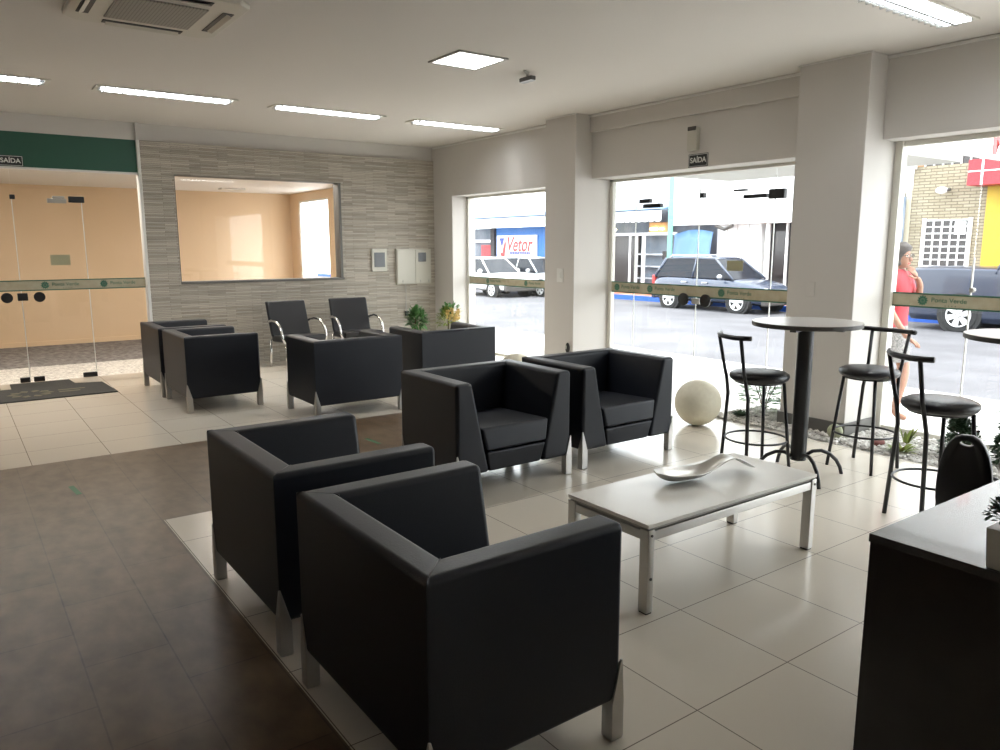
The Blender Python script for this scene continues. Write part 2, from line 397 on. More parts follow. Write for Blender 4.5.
# door_2 : glass street entrance between the pillars
d2 = empty('door_2'); struct(d2, 'frameless glass street doors between the two pillars')
f = MB(); f.box((6.39, 6.59, 0), (6.45, 6.64, 2.305)); f.box((6.39, 3.88, 2.275), (6.45, 6.64, 2.305)); f.box((6.39, 3.88, 0), (6.45, 3.96, 2.305))
f.build('frame', 'alu', d2, bevel=.003, segs=1)
ys = (6.59, 6.24, 5.335, 4.44, 3.96)
for k in range(4):
    g = MB(); g.box((6.416, ys[k + 1] + .003, .01), (6.426, ys[k] - .003, 2.275)); g.build('glass_panel', 'glass', d2)
j = MB()
for y in ys[1:4]: j.box((6.414, y - .0025, .01), (6.428, y + .0025, 2.2))
j.build('glass_edge', 'signwhite', d2)
band(d2, 'x', 6.414, 3.96, 6.59, 1.015, 1.13, (6.50, 5.98, 5.0, 4.16))
def fitting(parent, face, p0, a, z, w_, h_):
    mb = MB()
    if face == 'x': mb.box((p0 - .022, a - w_ / 2, z - h_ / 2), (p0 + .03, a + w_ / 2, z + h_ / 2))
    else: mb.box((a - w_ / 2, p0 - .022, z - h_ / 2), (a + w_ / 2, p0 + .03, z + h_ / 2))
    return mb
for y, z, ww, hh in ((6.10, 2.04, .16, .045), (5.99, 1.985, .26, .045), (5.30, 2.06, .05, .05), (4.42, 2.03, .17, .09), (4.66, 2.02, .26, .035), (4.84, 2.085, .14, .02)):
    fitting(d2, 'x', 6.42, y, z, ww, hh).build('patch_fitting', 'black', d2, bevel=.004, segs=1)
for y in (5.455, 5.165):
    h = MB(); h.tube([(6.35, y, .985), (6.372, y, .985)], .068, 28); h.tube([(6.372, y, .985), (6.412, y, .985)], .02, 10)
    h.build('door_handle', 'black', d2, bevel=.003, segs=1)
k_ = MB(); k_.box((6.40, 5.28, .94), (6.43, 5.38, 1.0)); k_.build('lock', 'greyplastic', d2, bevel=.004)
st = MB(); st.box((6.410, 4.76, 1.30), (6.413, 4.95, 1.40)); st.build('notice_sticker', 'sticker', d2)
# window_2 : long glass front on the right
w2 = empty('window_2'); struct(w2, 'large street window to the right of the pillar')
f = MB(); f.box((6.305, 3.222, 0), (6.39, 3.28, 2.37)); f.box((6.33, -1.2, 2.33), (6.39, 3.28, 2.37)); f.box((6.33, -1.2, -.02), (6.42, 3.28, .045))
f.build('frame', 'alu', w2, bevel=.003, segs=1)
yy = (3.225, 2.635, 1.7, .76, -.2, -1.2)
for k in range(5):
    g = MB(); g.box((6.356, yy[k + 1] + .003, .045), (6.366, yy[k] - .003, 2.33)); g.build('glass_panel', 'glass', w2)
j = MB()
for y in yy[1:5]: j.box((6.352, y - .004, .045), (6.370, y + .004, 1.45))
j.build('glass_edge', 'signwhite', w2)
band(w2, 'x', 6.354, -1.2, 3.225, 1.06, 1.165, (2.98, 1.9, .9, -.1))
lk = MB(); lk.tube([(6.34, 2.625, 1.21), (6.38, 2.625, 1.21)], .018, 12); lk.build('lock', 'greyplastic', w2)

# door_1 : glass entrance to the alley
d1 = empty('door_1'); struct(d1, 'frameless glass doors to the alley under the green panel')
YG = YB + .10
f = MB(); f.box((2.0, YB - .005, 0), (2.035, YG + .03, 2.80)); f.box((-.9, YG - .06, 2.40), (2.0, YG + .03, 2.425)); f.box((-.9, YG - .03, 0), (-.86, YG + .03, 2.40))
f.build('frame', 'white', d1, bevel=.003, segs=1)
xs = (-.86, -.3, .69, 1.38, 2.0)
for k in range(4):
    g = MB(); g.box((xs[k] + .003, YG - .004, .015), (xs[k + 1] - .003, YG + .004, 2.40)); g.build('glass_panel', 'glass2', d1)
j = MB()
for x in xs[1:4]: j.box((x - .004, YG - .008, .05), (x + .004, YG + .008, 2.10))
j.build('glass_edge', 'signwhite', d1)
band(d1, 'y', YG - .006, -.86, 2.0, 1.06, 1.17, (.93, 1.54, -.6))
for x, z, ww, hh in ((1.33, 2.09, .16, .07), (1.13, 2.07, .19, .05), (1.15, 2.11, .12, .025), (.70, 2.10, .05, .05)):
    fitting(d1, 'y', YG, x, z, ww, hh).build('patch_fitting', 'greyplastic' if ww > .17 or ww == .12 else 'black', d1, bevel=.004, segs=1)
for x in (.545, .86):
    h = MB(); h.tube([(x, YG - .07, .985), (x, YG - .05, .985)], .058, 28); h.tube([(x, YG - .05, .985), (x, YG - .008, .985)], .018, 10)
    h.build('door_handle', 'black', d1, bevel=.003, segs=1)
k_ = MB(); k_.box((.65, YG - .025, .945), (.75, YG + .025, 1.03)); k_.build('lock', 'black', d1, bevel=.006)
st = MB(); st.box((1.01, YG - .010, 1.34), (1.21, YG - .006, 1.46)); st.build('notice_sticker', 'sticker', d1)
for x, ww in ((.79, .11), (.65, .10), (1.32, .15)):
    fitting(d1, 'y', YG, x - .01, .035, ww, .055).build('floor_hinge', 'black', d1, bevel=.004, segs=1)

# ------------------------------------------------------------------ alley
a = MB(); a.box((-4.4, 11.65, -.12), (5.4, 14.2, -.02)); struct(a.build('alley_ground', 'paver'), 'dark paved alley floor')
a = MB(); a.box((-4.4, 10.28, -.12), (5.4, 11.65, -.015)); struct(a.build('alley_pebbles', 'pebblebed'), 'strip of white pebbles outside the glass entrance')
a = MB(); a.box((-4.4, 14.2, -.12), (5.6, 14.4, 2.75)); a.box((5.4, 13.7, -.12), (5.44, 14.2, 2.75)); a.box((5.4, 10.33, -.12), (5.44, 12.45, 2.75)); a.box((5.4, 12.45, 2.36), (5.44, 13.7, 2.75))
a.box((-4.6, 10.33, -.12), (-4.4, 14.4, 2.75)); a.box((-4.4, 14.17, -.02), (5.4, 14.2, .05))
struct(a.build('alley_wall', 'peach'), 'peach coloured alley wall')
a = MB(); a.box((-4.6, 10.38, 2.51), (5.6, 14.4, 2.75)); struct(a.build('alley_ceiling', 'white'), 'white ceiling over the alley')
al = empty('ceiling_light', (4.05, 13.25, 2.51), 0, 'small flat ceiling light in the alley beyond the stone wall window', 'light')
a = MB(); a.box((-.2, -.1, -.03), (.2, .1, 0)); a.build('housing', 'white', al, bevel=.005)
a = MB(); a.box((-.18, -.085, -.034), (.18, .085, -.03)); a.build('diffuser', 'alleylamp', al)
a = MB(); a.box((5.38, 13.66, 0), (5.42, 13.70, 2.36)); a.box((5.38, 12.45, 2.33), (5.42, 13.70, 2.36)); struct(a.build('door_3', 'alu'), 'thin frame of the open alley doorway')

# ------------------------------------------------------------------ ceiling fixtures
def troffer():
    e = empty('ceiling_light', (0, 0, HC))
    f = MB(); f.box((-.64, -.125, -.012), (.64, -.11, 0)); f.box((-.64, .11, -.012), (.64, .125, 0)); f.box((-.64, -.11, -.012), (-.60, .11, 0)); f.box((.60, -.11, -.012), (.64, .11, 0))
    f.build('frame', 'alu', e, bevel=.002, segs=1)
    r = MB(); r.box((-.60, -.11, -.004), (.60, .11, -.002)); r.build('reflector', 'reflector', e)
    for y in (-.052, .052):
        t_ = MB(); t_.tube([(-.57, y, -.012), (.57, y, -.012)], .013, 10); t_.build('fluorescent_tube', 'tube', e, smooth=True)
    l = MB()
    for k in range(15): x = -.56 + k * .08; l.box((x - .005, -.11, -.030), (x + .005, .11, -.006))
    l.box((-.60, -.012, -.030), (.60, .012, -.006))
    l.build('louvre', 'reflector', e)
    return e
t0 = troffer()
spots = [((1.925, 8.13), 'recessed fluorescent ceiling light nearest above the alley window left edge, second from left'),
         ((.29, 8.13), 'recessed fluorescent ceiling light cut by the left edge of the photo'),
         ((3.58, 8.13), 'recessed fluorescent ceiling light between the second and the rightmost of the far row'),
         ((5.23, 8.13), 'recessed fluorescent ceiling light at the far row end nearest the street windows'),
         ((4.95, 2.55), 'large looking recessed fluorescent ceiling light at the top right of the photo')]
for i, ((x, y), lb) in enumerate(spots):
    o = t0 if i == 0 else copy_tree(t0); o.location = (x, y, HC); tag(o, lb, 'light', 'recessed fluorescent ceiling lights')
sq = empty('ceiling_light', (3.52, 5.29, HC), 0, 'square white flat panel light glowing in mid ceiling', 'light')
f = MB(); f.box((-.23, -.23, -.012), (.23, -.205, 0)); f.box((-.23, .205, -.012), (.23, .23, 0)); f.box((-.23, -.205, -.012), (-.205, .205, 0)); f.box((.205, -.205, -.012), (.23, .205, 0)); f.build('frame', 'greyplastic', sq)
f = MB(); f.box((-.205, -.205, -.008), (.205, .205, -.002)); f.build('diffuser', 'emit_white', sq)
sl = empty('spotlight', (4.20, 5.40, HC), 0, 'small dark ceiling spotlight with pale face beside the square light', 'light')
f = MB(); f.tube([(-.10, -.09, -.006), (-.02, -.03, -.012)], .012, 8); f.tube([(0, 0, 0), (0, 0, -.03)], .01, 8); f.build('bracket', 'greyplastic', sl)
f = MB(); f.box((-.028, -.085, -.065), (.03, .085, -.028)); f.build('lamp_housing', 'edge', sl, bevel=.012)
f = MB(); f.box((-.024, -.078, -.069), (.026, .078, -.064)); f.build('lens', 'lens', sl)
ac = empty('air_conditioner', (1.21, 5.27, HC), 0, 'white four-way cassette air conditioner set in the ceiling', 'air conditioner')
f = MB(); f.prism([(-.46, -.38), (-.38, -.46), (.38, -.46), (.46, -.38), (.46, .38), (.38, .46), (-.38, .46), (-.46, .38)], -.035, 0); f.build('panel', 'acwhite', ac, bevel=.012)
f = MB(); f.box((-.25, -.25, -.045), (.25, .25, -.034)); f.build('intake_grille', 'acgrille', ac, bevel=.004)
for k in range(4):
    f = MB(); f.box((-.24, -.405, -.040), (.24, -.335, -.0345)); o = f.build('air_outlet', 'black', ac, bevel=.02, segs=3); o.rotation_euler = (0, 0, k * PI / 2)
    v = MB(); v.hexa([(-.22, -.395, -.055), (.22, -.395, -.055), (.22, -.36, -.038), (-.22, -.36, -.038), (-.22, -.395, -.050), (.22, -.395, -.050), (.22, -.36, -.033), (-.22, -.36, -.033)])
    v.build('louvre', 'acwhite', o, bevel=.002, segs=1)

# signs and wall fittings
def sign(loc, face, w_, h_, body, size, label):
    e = empty('exit_sign', loc, 0, label, 'sign')
    mb = MB()
    if face == 'x': mb.box((-.004, -w_ / 2, -h_ / 2), (0, w_ / 2, h_ / 2))
    else: mb.box((-w_ / 2, -.004, -h_ / 2), (w_ / 2, 0, h_ / 2))
    mb.build('plate', 'signblack', e)
    b = MB(); e_ = .004
    if face == 'x':
        for aa, bb_, cc, dd in ((-w_ / 2 + .006, w_ / 2 - .006, h_ / 2 - .010, h_ / 2 - .006), (-w_ / 2 + .006, w_ / 2 - .006, -h_ / 2 + .006, -h_ / 2 + .010), (-w_ / 2 + .006, -w_ / 2 + .010, -h_ / 2 + .01, h_ / 2 - .01), (w_ / 2 - .010, w_ / 2 - .006, -h_ / 2 + .01, h_ / 2 - .01)):
            b.box((-.0055, aa, cc), (-.004, bb_, dd))
        text(body, size, (-.0055, 0, 0), FACE_NX, 'signwhite', e, align='CENTER', bold=.0012)
    else:
        for aa, bb_, cc, dd in ((-w_ / 2 + .006, w_ / 2 - .006, h_ / 2 - .010, h_ / 2 - .006), (-w_ / 2 + .006, w_ / 2 - .006, -h_ / 2 + .006, -h_ / 2 + .010), (-w_ / 2 + .006, -w_ / 2 + .010, -h_ / 2 + .01, h_ / 2 - .01), (w_ / 2 - .010, w_ / 2 - .006, -h_ / 2 + .01, h_ / 2 - .01)):
            b.box((aa, -.0055, cc), (bb_, -.004, dd))
        text(body, size, (0, -.0055, 0), FACE_NY, 'signwhite', e, align='CENTER', bold=.0012)
    b.build('border', 'signwhite', e)
    return e
sign((6.10, 5.11, 2.375), 'x', .24, .125, 'SAÍDA', .070, 'small black exit sign with white letters above the glass street doors')
sign((.715, YB + .04, 2.485), 'y', .24, .115, 'SAÍDA', .068, 'small black exit sign with white letters on the dark green panel')
em = empty('emergency_light', (6.10, 5.155, 2.575), 0, 'beige emergency light box on the wall above the exit sign', 'light')
f = MB(); f.box((-.06, -.06, -.11), (0, .06, .11)); f.build('housing', 'beigeplastic', em, bevel=.012)
f = MB(); f.box((-.068, -.05, .08), (-.05, .05, .118)); f.build('lamp_cover', 'edge', em, bevel=.006)
sw = empty('light_switch', (5.85, 6.88, 1.21), 0, 'white light switch plate on the pillar left of the glass doors', 'switch')
f = MB(); f.box((-.008, -.055, -.08), (0, .055, .08)); f.build('plate', 'white', sw, bevel=.003); f = MB(); f.box((-.014, -.02, -.035), (-.008, .02, .035)); f.build('rocker', 'signwhite', sw, bevel=.002)
sw = empty('wall_plate', (5.85, 3.66, 1.19), 0, 'blank pale plate on the pillar behind the bar table', 'wall plate')
f = MB(); f.box((-.007, -.04, -.06), (0, .04, .06)); f.build('plate', 'wall', sw, bevel=.003)
so = empty('power_adapter', (5.85, 6.71, .37), 0, 'black oval power adapter plugged low on the left pillar', 'adapter')
f = MB(); f.sphere((-.02, 0, 0), .045, 16, 10, (.5, .7, 1.4)); f.build('body', 'black', so, smooth=True); f = MB(); f.box((-.045, -.008, -.01), (-.036, .008, .03)); f.build('button', 'greyplastic', so)
dp = empty('control_panel', (5.15, YB, 1.35), 0, 'small wall control panel with grey screen on the stone wall', 'panel')
f = MB(); f.box((-.12, -.03, -.165), (.12, 0, .165)); f.build('housing', 'beigeplastic', dp, bevel=.006); f = MB(); f.box((-.085, -.034, -.10), (.085, -.029, .11)); f.build('screen', 'screen', dp)
pn = empty('electrical_panel', (5.715, YB, 1.25), 0, 'pale two-door electrical cabinet on the stone wall', 'cabinet')
f = MB(); f.box((-.295, -.04, -.26), (.295, 0, .26)); f.build('cabinet_body', 'beigeplastic', pn, bevel=.005)
f = MB(); f.box((-.285, -.05, -.25), (.015, -.04, .25)); f.build('door', 'beigeplastic', pn, bevel=.004)
f = MB(); f.box((.022, -.05, -.25), (.285, -.04, .25)); o = f.build('door', 'beigeplastic', pn, bevel=.004)
f = MB(); f.box((.07, -.058, .07), (.20, -.049, .205)); f.build('meter_window', 'screen', o, bevel=.003)
for x in (-.2, .1, .24):
    f = MB(); f.box((x - .006, -.056, -.235), (x + .006, -.049, -.20)); f.build('latch', 'greyplastic', pn)
cd = empty('power_cord', (-.145, -.02, -.26), parent=pn)
f = MB(); f.tube([(0, 0, 0), (.005, -.01, -.15), (-.004, -.012, -.30), (.0, -.01, -.40)], .005, 6); f.build('cable', 'greyplastic', cd, smooth=True)
f = MB(); f.box((-.022, -.035, -.47), (.022, .0, -.40)); f.box((.0, -.03, -.43), (.045, -.005, -.40)); f.build('plug', 'black', cd, bevel=.006)

# doormat with a round printed pattern
dm = empty('doormat', (.72, 9.35, 0), 0, 'dark grey doormat with beige crest in front of the alley doors', 'doormat')
f = MB(); f.prism([(-1.6, -.38), (.68, -.36), (.64, .39), (.375, .46), (.35, .80), (-.24, .80), (-.245, .43), (-1.6, .43)], 0, .012); f.build('carpet', 'mat', dm)
f = MB()
for c, r0 in ((-.10, .30), (.26, .0)):
    if r0:
        for k in range(10):
            a0 = 2 * PI * k / 10
            f.prism([(c + .22 * math.cos(a0 + d_) * q_, .0 + .22 * math.sin(a0 + d_) * q_) for d_, q_ in ((0, .45), (.26, .8), (0, 1.0), (-.26, .8))], .012, .0145)
for k, ww in enumerate((.26, .20)): f.box((.16, .05 - k * .12, .012), (.16 + ww, .10 - k * .12, .0145))
f.build('crest_print', 'matlogo', dm)
for (x, y, rz, lb) in ((2.668, 5.44, .05, 'short green tape strip on the brown floor behind the grey armchairs'), (.547, 5.44, .1, 'short green tape strip on the brown floor at the left')):
    f = MB(); f.box((-.016, -.11, 0), (.016, .11, .0012)); o = f.build('floor_tape', 'greentape', None, loc=(x, y, 0)); o.rotation_euler = (0, 0, rz); tag(o, lb, 'tape')

# ------------------------------------------------------------------ armchairs
def wbevel(o, width, segs, light):
    """bevel whose width follows each edge; light(edge verts) -> weight"""
    me = o.data; at = me.attributes.new('bevel_weight_edge', 'FLOAT', 'EDGE')
    for e_ in me.edges: at.data[e_.index].value = light(me.vertices[e_.vertices[0]].co, me.vertices[e_.vertices[1]].co)
    b = o.modifiers.new('bevel', 'BEVEL'); b.width = width; b.segments = segs; b.limit_method = 'WEIGHT'
    for p in me.polygons: p.use_smooth = True
    o.modifiers.new('weighted_normal', 'WEIGHTED_NORMAL')
def armchair():
    e = empty('armchair'); W, D, H, Z0 = .44, .35, .72, .13
    it, ib = .112, .235      # arm thickness at the top and at the bottom
    bt, bb_ = .112, .17
    for sx in (-1, 1):
        a_ = MB()
        def ring(z, i_, b_): return [(sx * W, -D, z), (sx * (W - i_), -D, z), (sx * (W - i_), D - b_, z), (sx * W, D, z)]
        a_.loft([ring(Z0, ib, bb_), ring(H, it, bt)]); o = a_.build('arm', 'leather', e)
        wbevel(o, .026, 4, lambda p, q: .10 if (p.y > D - .2 and q.y > D - .2) else .9)
    bk = MB()
    def ring(z, i_, b_): return [(-W, D, z), (W, D, z), (W - i_, D - b_, z), (-W + i_, D - b_, z)]
    o = bk.loft([ring(Z0, ib, bb_), ring(H, it, bt)]).build('backrest', 'leather', e)
    wbevel(o, .026, 4, lambda p, q: .10 if (p.x * q.x > 0) else .9)
    def inner(z): return W - ib + (ib - it) * (z - Z0) / (H - Z0) - .004
    s_ = MB(); za, zb = .27, .42
    s_.hexa([(-inner(za), -D - .012, za), (inner(za), -D - .012, za), (inner(za), D - .15, za), (-inner(za), D - .15, za), (-inner(zb), -D + .005, zb), (inner(zb), -D + .005, zb), (inner(zb), D - .14, zb - .02), (-inner(zb), D - .14, zb - .02)])
    s_.build('seat_cushion', 'leather', e, bevel=.02, segs=4)
    s_ = MB(); za, zb = Z0, .262
    s_.hexa([(-inner(za), -D + .012, za), (inner(za), -D + .012, za), (inner(za), D - .17, za), (-inner(za), D - .17, za), (-inner(zb), -D - .005, zb), (inner(zb), -D - .005, zb), (inner(zb), D - .17, zb), (-inner(zb), D - .17, zb)])
    s_.build('front_panel', 'leather', e, bevel=.014, segs=3)
    for sx in (-1, 1):
        sm = MB(); sm.tube([(sx * (W - .016), D - .016, H - .0006), (sx * (W - it + .016), D - bt + .016, H - .0006)], .0019, 6)
        sm.build('piping', 'seam', e, smooth=True)
    for sx in (-1, 1):
        for sy_ in (-1, 1):
            l = MB(); c0, c1, q = .008, -.038, W
            def R(z, o1, i1): return [(sx * (W + o1), sy_ * (D + o1), z), (sx * (W + i1), sy_ * (D + o1), z), (sx * (W + i1), sy_ * (D + i1), z), (sx * (W + o1), sy_ * (D + i1), z)]
            l.loft([R(0, .006, -.040), R(.008, .008, -.042), R(.13, .008, -.042), R(.27, .0035, -.004)])
            l.build('leg', 'steel', e, bevel=.002, segs=1)
    return e
ac0 = armchair()
HPI = PI / 2
# local front is -y;  rz = +90 deg turns the front to +x
chairs = [((1.255, 2.01), HPI, 'black leather armchair nearest the camera, in the foreground'),
          ((1.255, 3.115), HPI, 'black leather armchair right behind the foreground armchair, at the brown floor edge'),
          ((2.905, 4.18), 0, 'dark leather armchair facing the camera beyond the coffee table, left one of that pair'),
          ((3.955, 4.20), 0, 'dark leather armchair facing the camera beside the cream stone sphere'),
          ((2.09, 7.84), HPI, 'black armchair near the alley doors, its nearest side showing a whole black side panel'),
          ((2.07, 8.80), HPI, 'black armchair near the alley doors mostly hidden behind another, farthest to the left'),
          ((3.02, 6.72), PI, 'black armchair with its back to the camera in front of the chrome armed chairs'),
          ((4.16, 6.79), PI, 'black armchair with its back to the camera in front of the potted plants')]
for i, ((x, y), rz, lb) in enumerate(chairs):
    o = ac0 if i == 0 else copy_tree(ac0); o.location = (x, y, 0); o.rotation_euler = (0, 0, rz); tag(o, lb, 'armchair', 'black leather lounge armchairs')
    if i in (2, 3): o.scale = (1.045, 1, 1)

# visitor chairs with chrome arms
def visitor():
    e = empty('visitor_chair')
    n = 7; rings = []
    prof = [(.10, .40), (.13, .46), (.165, .56), (.20, .66), (.235, .76), (.265, .85)]
    b = MB()
    front = [( -.26, y, z) for y, z in prof]
    rings = []
    for (y, z) in prof: rings.append([(-.265, y - .03, z), (.265, y - .03, z), (.265, y + .035, z), (-.265, y + .035, z)])
    b.loft(rings).build('backrest', 'leather2', e, bevel=.02, segs=3)
    s_ = MB(); s_.hexa([(-.26, -.36, .36), (.26, -.36, .36), (.26, .13, .34), (-.26, .13, .34), (-.26, -.37, .45), (.26, -.37, .45), (.26, .14, .42), (-.26, .14, .42)]); s_.build('seat', 'leather2', e, bevel=.025, segs=3)
    for sx in (-1, 1):
        a_ = MB(); x = sx * .295
        a_.tube([(x * .9, .17, .585), (x, .12, .605), (x, .02, .622), (x, -.11, .615), (x, -.20, .58), (x, -.26, .52), (x, -.295, .43), (x * .92, -.31, .36)], .017, 8)
        a_.v = [(vx + (0), vy, vz) for vx, vy, vz in a_.v]; a_.build('armrest', 'chrome', e, smooth=True)
        for yy_ in (-.30, .22):
            l = MB(); l.tube([(sx * .24, yy_ * .9, .37), (sx * .25, yy_, .0)], .016, 8); l.build('leg', 'chrome', e, smooth=True)
    return e
v0 = visitor()
for i, (x, y, rz, lb) in enumerate(((3.60, 9.50, .06, 'black chair with curved chrome arms by the stone wall, left of two'), (4.45, 9.52, -.10, 'black chair with curved chrome arms by the stone wall, right of two'))):
    o = v0 if i == 0 else copy_tree(v0); o.location = (x, y, 0); o.rotation_euler = (0, 0, rz); tag(o, lb, 'chair', 'chrome armed chairs along the stone wall')

# ------------------------------------------------------------------ coffee table and dish
ct = empty('coffee_table', (2.885, 2.34, 0), 0, 'low rectangular white topped coffee table with steel frame', 'table')
f = MB(); f.box((-.615, -.255, .385), (.615, .255, .402)); f.build('tabletop', 'laminate', ct, bevel=.002, segs=2)
f = MB(); f.box((-.605, -.245, .372), (.605, .245, .385)); f.build('top_edge', 'greyplastic', ct)
f = MB()
f.box((-.60, -.25, .325), (.60, -.225, .366)); f.box((-.60, .225, .325), (.60, .25, .366)); f.box((-.61, -.25, .325), (-.585, .25, .366)); f.box((.585, -.25, .325), (.61, .25, .366))
f.build('frame_rail', 'steel', ct, bevel=.002, segs=1)
for sx in (-1, 1):
    for sy_ in (-1, 1):
        f = MB(); x0, x1 = sorted((sx * .575, sx * .615)); y0, y1 = sorted((sy_ * .205, sy_ * .256)); f.box((x0, y0, .006), (x1, y1, .378)); o = f.build('leg', 'steel', ct, bevel=.003, segs=1)
        f = MB(); f.box((x0 + .004, y0 + .004, 0), (x1 - .004, y1 - .004, .006)); f.build('foot_pad', 'black', o)
        f = MB(); yb_ = sy_ * .256; f.tube([(sx * .595, yb_, .352), (sx * .595, yb_ + sy_ * .004, .352)], .006, 8)
        if sx < 0: f.tube([(sx * .595, yb_, .16), (sx * .595, yb_ + sy_ * .004, .16)], .007, 8)
        f.build('bolt', 'edge', o)
# wavy silver spoon-shaped dish
dish = MB(); axis = Vector((.97, -.24, 0)).normalized()
sec = [(-.02, .052, .028, .010), (.0, .030, .060, .026), (.05, .005, .088, .046), (.12, .002, .094, .050), (.20, .002, .082, .044), (.26, .012, .064, .034), (.32, .042, .052, .020), (.37, .074, .050, .010), (.41, .088, .052, .005), (.45, .082, .055, .004), (.50, .052, .058, .006), (.55, .024, .050, .006), (.565, .018, .046, .006)]
rings = []
for t_, zb_, hw, dep_ in sec:
    top = [(k / 4, ) for k in range(-4, 5)]
    up_ = []; lo_ = []
    for (u,) in top:
        rise = dep_ * abs(u) ** 1.6
        up_.append((t_, u * hw, zb_ + rise + .006)); lo_.append((t_, u * hw * 1.02, zb_ + rise))
    rings.append(up_ + lo_[::-1])
dish.loft(rings)
o = dish.build('serving_dish', 'silver', None, subsurf=1, loc=(2.725, 2.44, .4025)); o.rotation_euler = (0, 0, -.20)
tag(o, 'wavy silver spoon shaped dish lying on the coffee table', 'dish')

# ------------------------------------------------------------------ bar tables and stools
def bar_table():
    e = empty('bar_table')
    f = MB(); f.lathe([(.338, 1.022), (.344, 1.024), (.346, 1.030), (.346, 1.050)], 56); f.build('edge_band', 'edge', e, smooth=False)
    f = MB(); f.lathe([(.344, 1.049), (.344, 1.0525)], 56); f.build('tabletop', 'bartop', e)
    f = MB(); f.box((-.24, -.02, 1.0), (.24, .02, 1.022)); f.box((-.02, -.24, 1.0), (.02, .24, 1.022)); f.build('support_bracket', 'blackmetal', e)
    f = MB(); f.lathe([(.052, .11), (.052, 1.01)], 28); f.build('column', 'blackmetal', e, smooth=False)
    for k in range(4):
        a_ = PI / 4 + k * HPI; ca, sa = math.cos(a_), math.sin(a_)
        pts = [(r_ * ca, r_ * sa, z_) for r_, z_ in ((.045, .135), (.10, .165), (.16, .168), (.22, .145), (.27, .10), (.30, .05), (.315, .0))]
        l = MB(); l.tube(pts, .013, 8); l.build('leg', 'blackmetal', e, smooth=True)
    return e
b0 = bar_table(); b0.location = (4.60, 2.89, 0); b0.rotation_euler = (0, 0, math.radians(13))
tag(b0, 'tall round grey topped bar table in front of the pillar', 'table', 'tall round bar tables')
b1 = copy_tree(b0); b1.location = (4.91, 1.68, 0); b1.rotation_euler = (0, 0, math.radians(22)); tag(b1, 'tall round bar table cut off by the right edge of the photo', 'table', 'tall round bar tables')

def stool():
    """local back is +y"""
    e = empty('bar_stool')
    f = MB(); f.lathe([(.02, .648), (.17, .650), (.188, .662), (.196, .680), (.192, .698), (.165, .712), (.10, .720), (.0, .722)], 40); f.build('seat', 'leather2', e, smooth=True)
    f = MB(); f.lathe([(.15, .636), (.16, .640), (.16, .650), (.0, .650)], 32); f.build('seat_base', 'blackmetal', e)
    fx, fy = .165, .165
    for sx in (-1, 1):
        l = MB(); l.tube([(sx * .115, -.115, .645), (sx * fx, -fy, 0)], .0115, 8); l.build('leg', 'blackmetal', e, smooth=True)
        l = MB(); l.tube([(sx * fx, fy, 0), (sx * .125, .155, .55), (sx * .118, .175, .66), (sx * .120, .19, .72), (sx * .135, .235, .95)], .0125, 8); l.build('leg', 'blackmetal', e, smooth=True)
    r_ = MB(); zr = .25; rr = .205
    r_.tube([(rr * math.cos(2 * PI * k / 36), rr * math.sin(2 * PI * k / 36), zr) for k in range(36)], .0075, 8, closed=True); r_.build('foot_ring', 'blackmetal', e, smooth=True)
    b = MB(); b.tube([(-.19, .195, .96), (-.15, .225, .958), (-.08, .25, .955), (0, .258, .955), (.08, .25, .955), (.15, .225, .958), (.19, .195, .96)], .0165, 10); b.build('backrest_bar', 'blackmetal', e, smooth=True)
    return e
s0 = stool()
for i, (x, y, rz, lb) in enumerate(((4.40, 3.09, math.radians(68), 'black bar stool beside the cream stone sphere, left of the bar table'),
                                    (5.15, 2.735, math.radians(-92), 'black bar stool between the pillar and the street window, right of the bar table'),
                                    (4.395, 1.92, math.radians(60), 'nearest black bar stool, standing behind the dark desk'))):
    o = s0 if i == 0 else copy_tree(s0); o.location = (x, y, 0); o.rotation_euler = (0, 0, rz); tag(o, lb, 'stool', 'black bar stools')

# stone spheres
f = MB(); f.sphere((0, 0, .2), .2, 48, 28); o = f.build('stone_sphere', 'ball', None, smooth=True, loc=(5.22, 4.27, 0)); tag(o, 'large cream stone sphere on the floor beside the bar stool', 'sphere', 'cream stone spheres')
o = o.copy(); COL.objects.link(o); o.location = (4.97, 6.56, 0); tag(o, 'cream stone sphere mostly hidden behind the lounge armchairs', 'sphere', 'cream stone spheres')

# ------------------------------------------------------------------ desk, plant, chair
dk = empty('reception_desk', (2.04, 1.047, 0), 0, 'dark wood desk with glossy top at the lower right corner', 'desk')
f = MB(); f.box((0, -.80, .725), (1.7, 0, .75)); f.build('desktop', 'desktop', dk, bevel=.0015, segs=1)
f = MB(); f.box((.004, -.796, 0), (.03, -.004, .725)); f.build('side_panel', 'desk', dk)
f = MB(); f.box((1.67, -.796, 0), (1.696, -.004, .725)); f.build('side_panel', 'desk', dk)
f = MB(); f.box((.03, -.05, .02), (1.67, -.03, .725)); f.build('front_panel', 'desk', dk)
pp = empty('potted_plant', (2.082, .722, .75), 0, 'small bushy green plant in white square pot on the dark desk', 'plant')
f = MB(); f.hexa([(-.03, -.03, 0), (.03, -.03, 0), (.03, .03, 0), (-.03, .03, 0), (-.036, -.036, .105), (.036, -.036, .105), (.036, .036, .105), (-.036, .036, .105)]); f.build('pot', 'pot', pp, bevel=.002, segs=1)
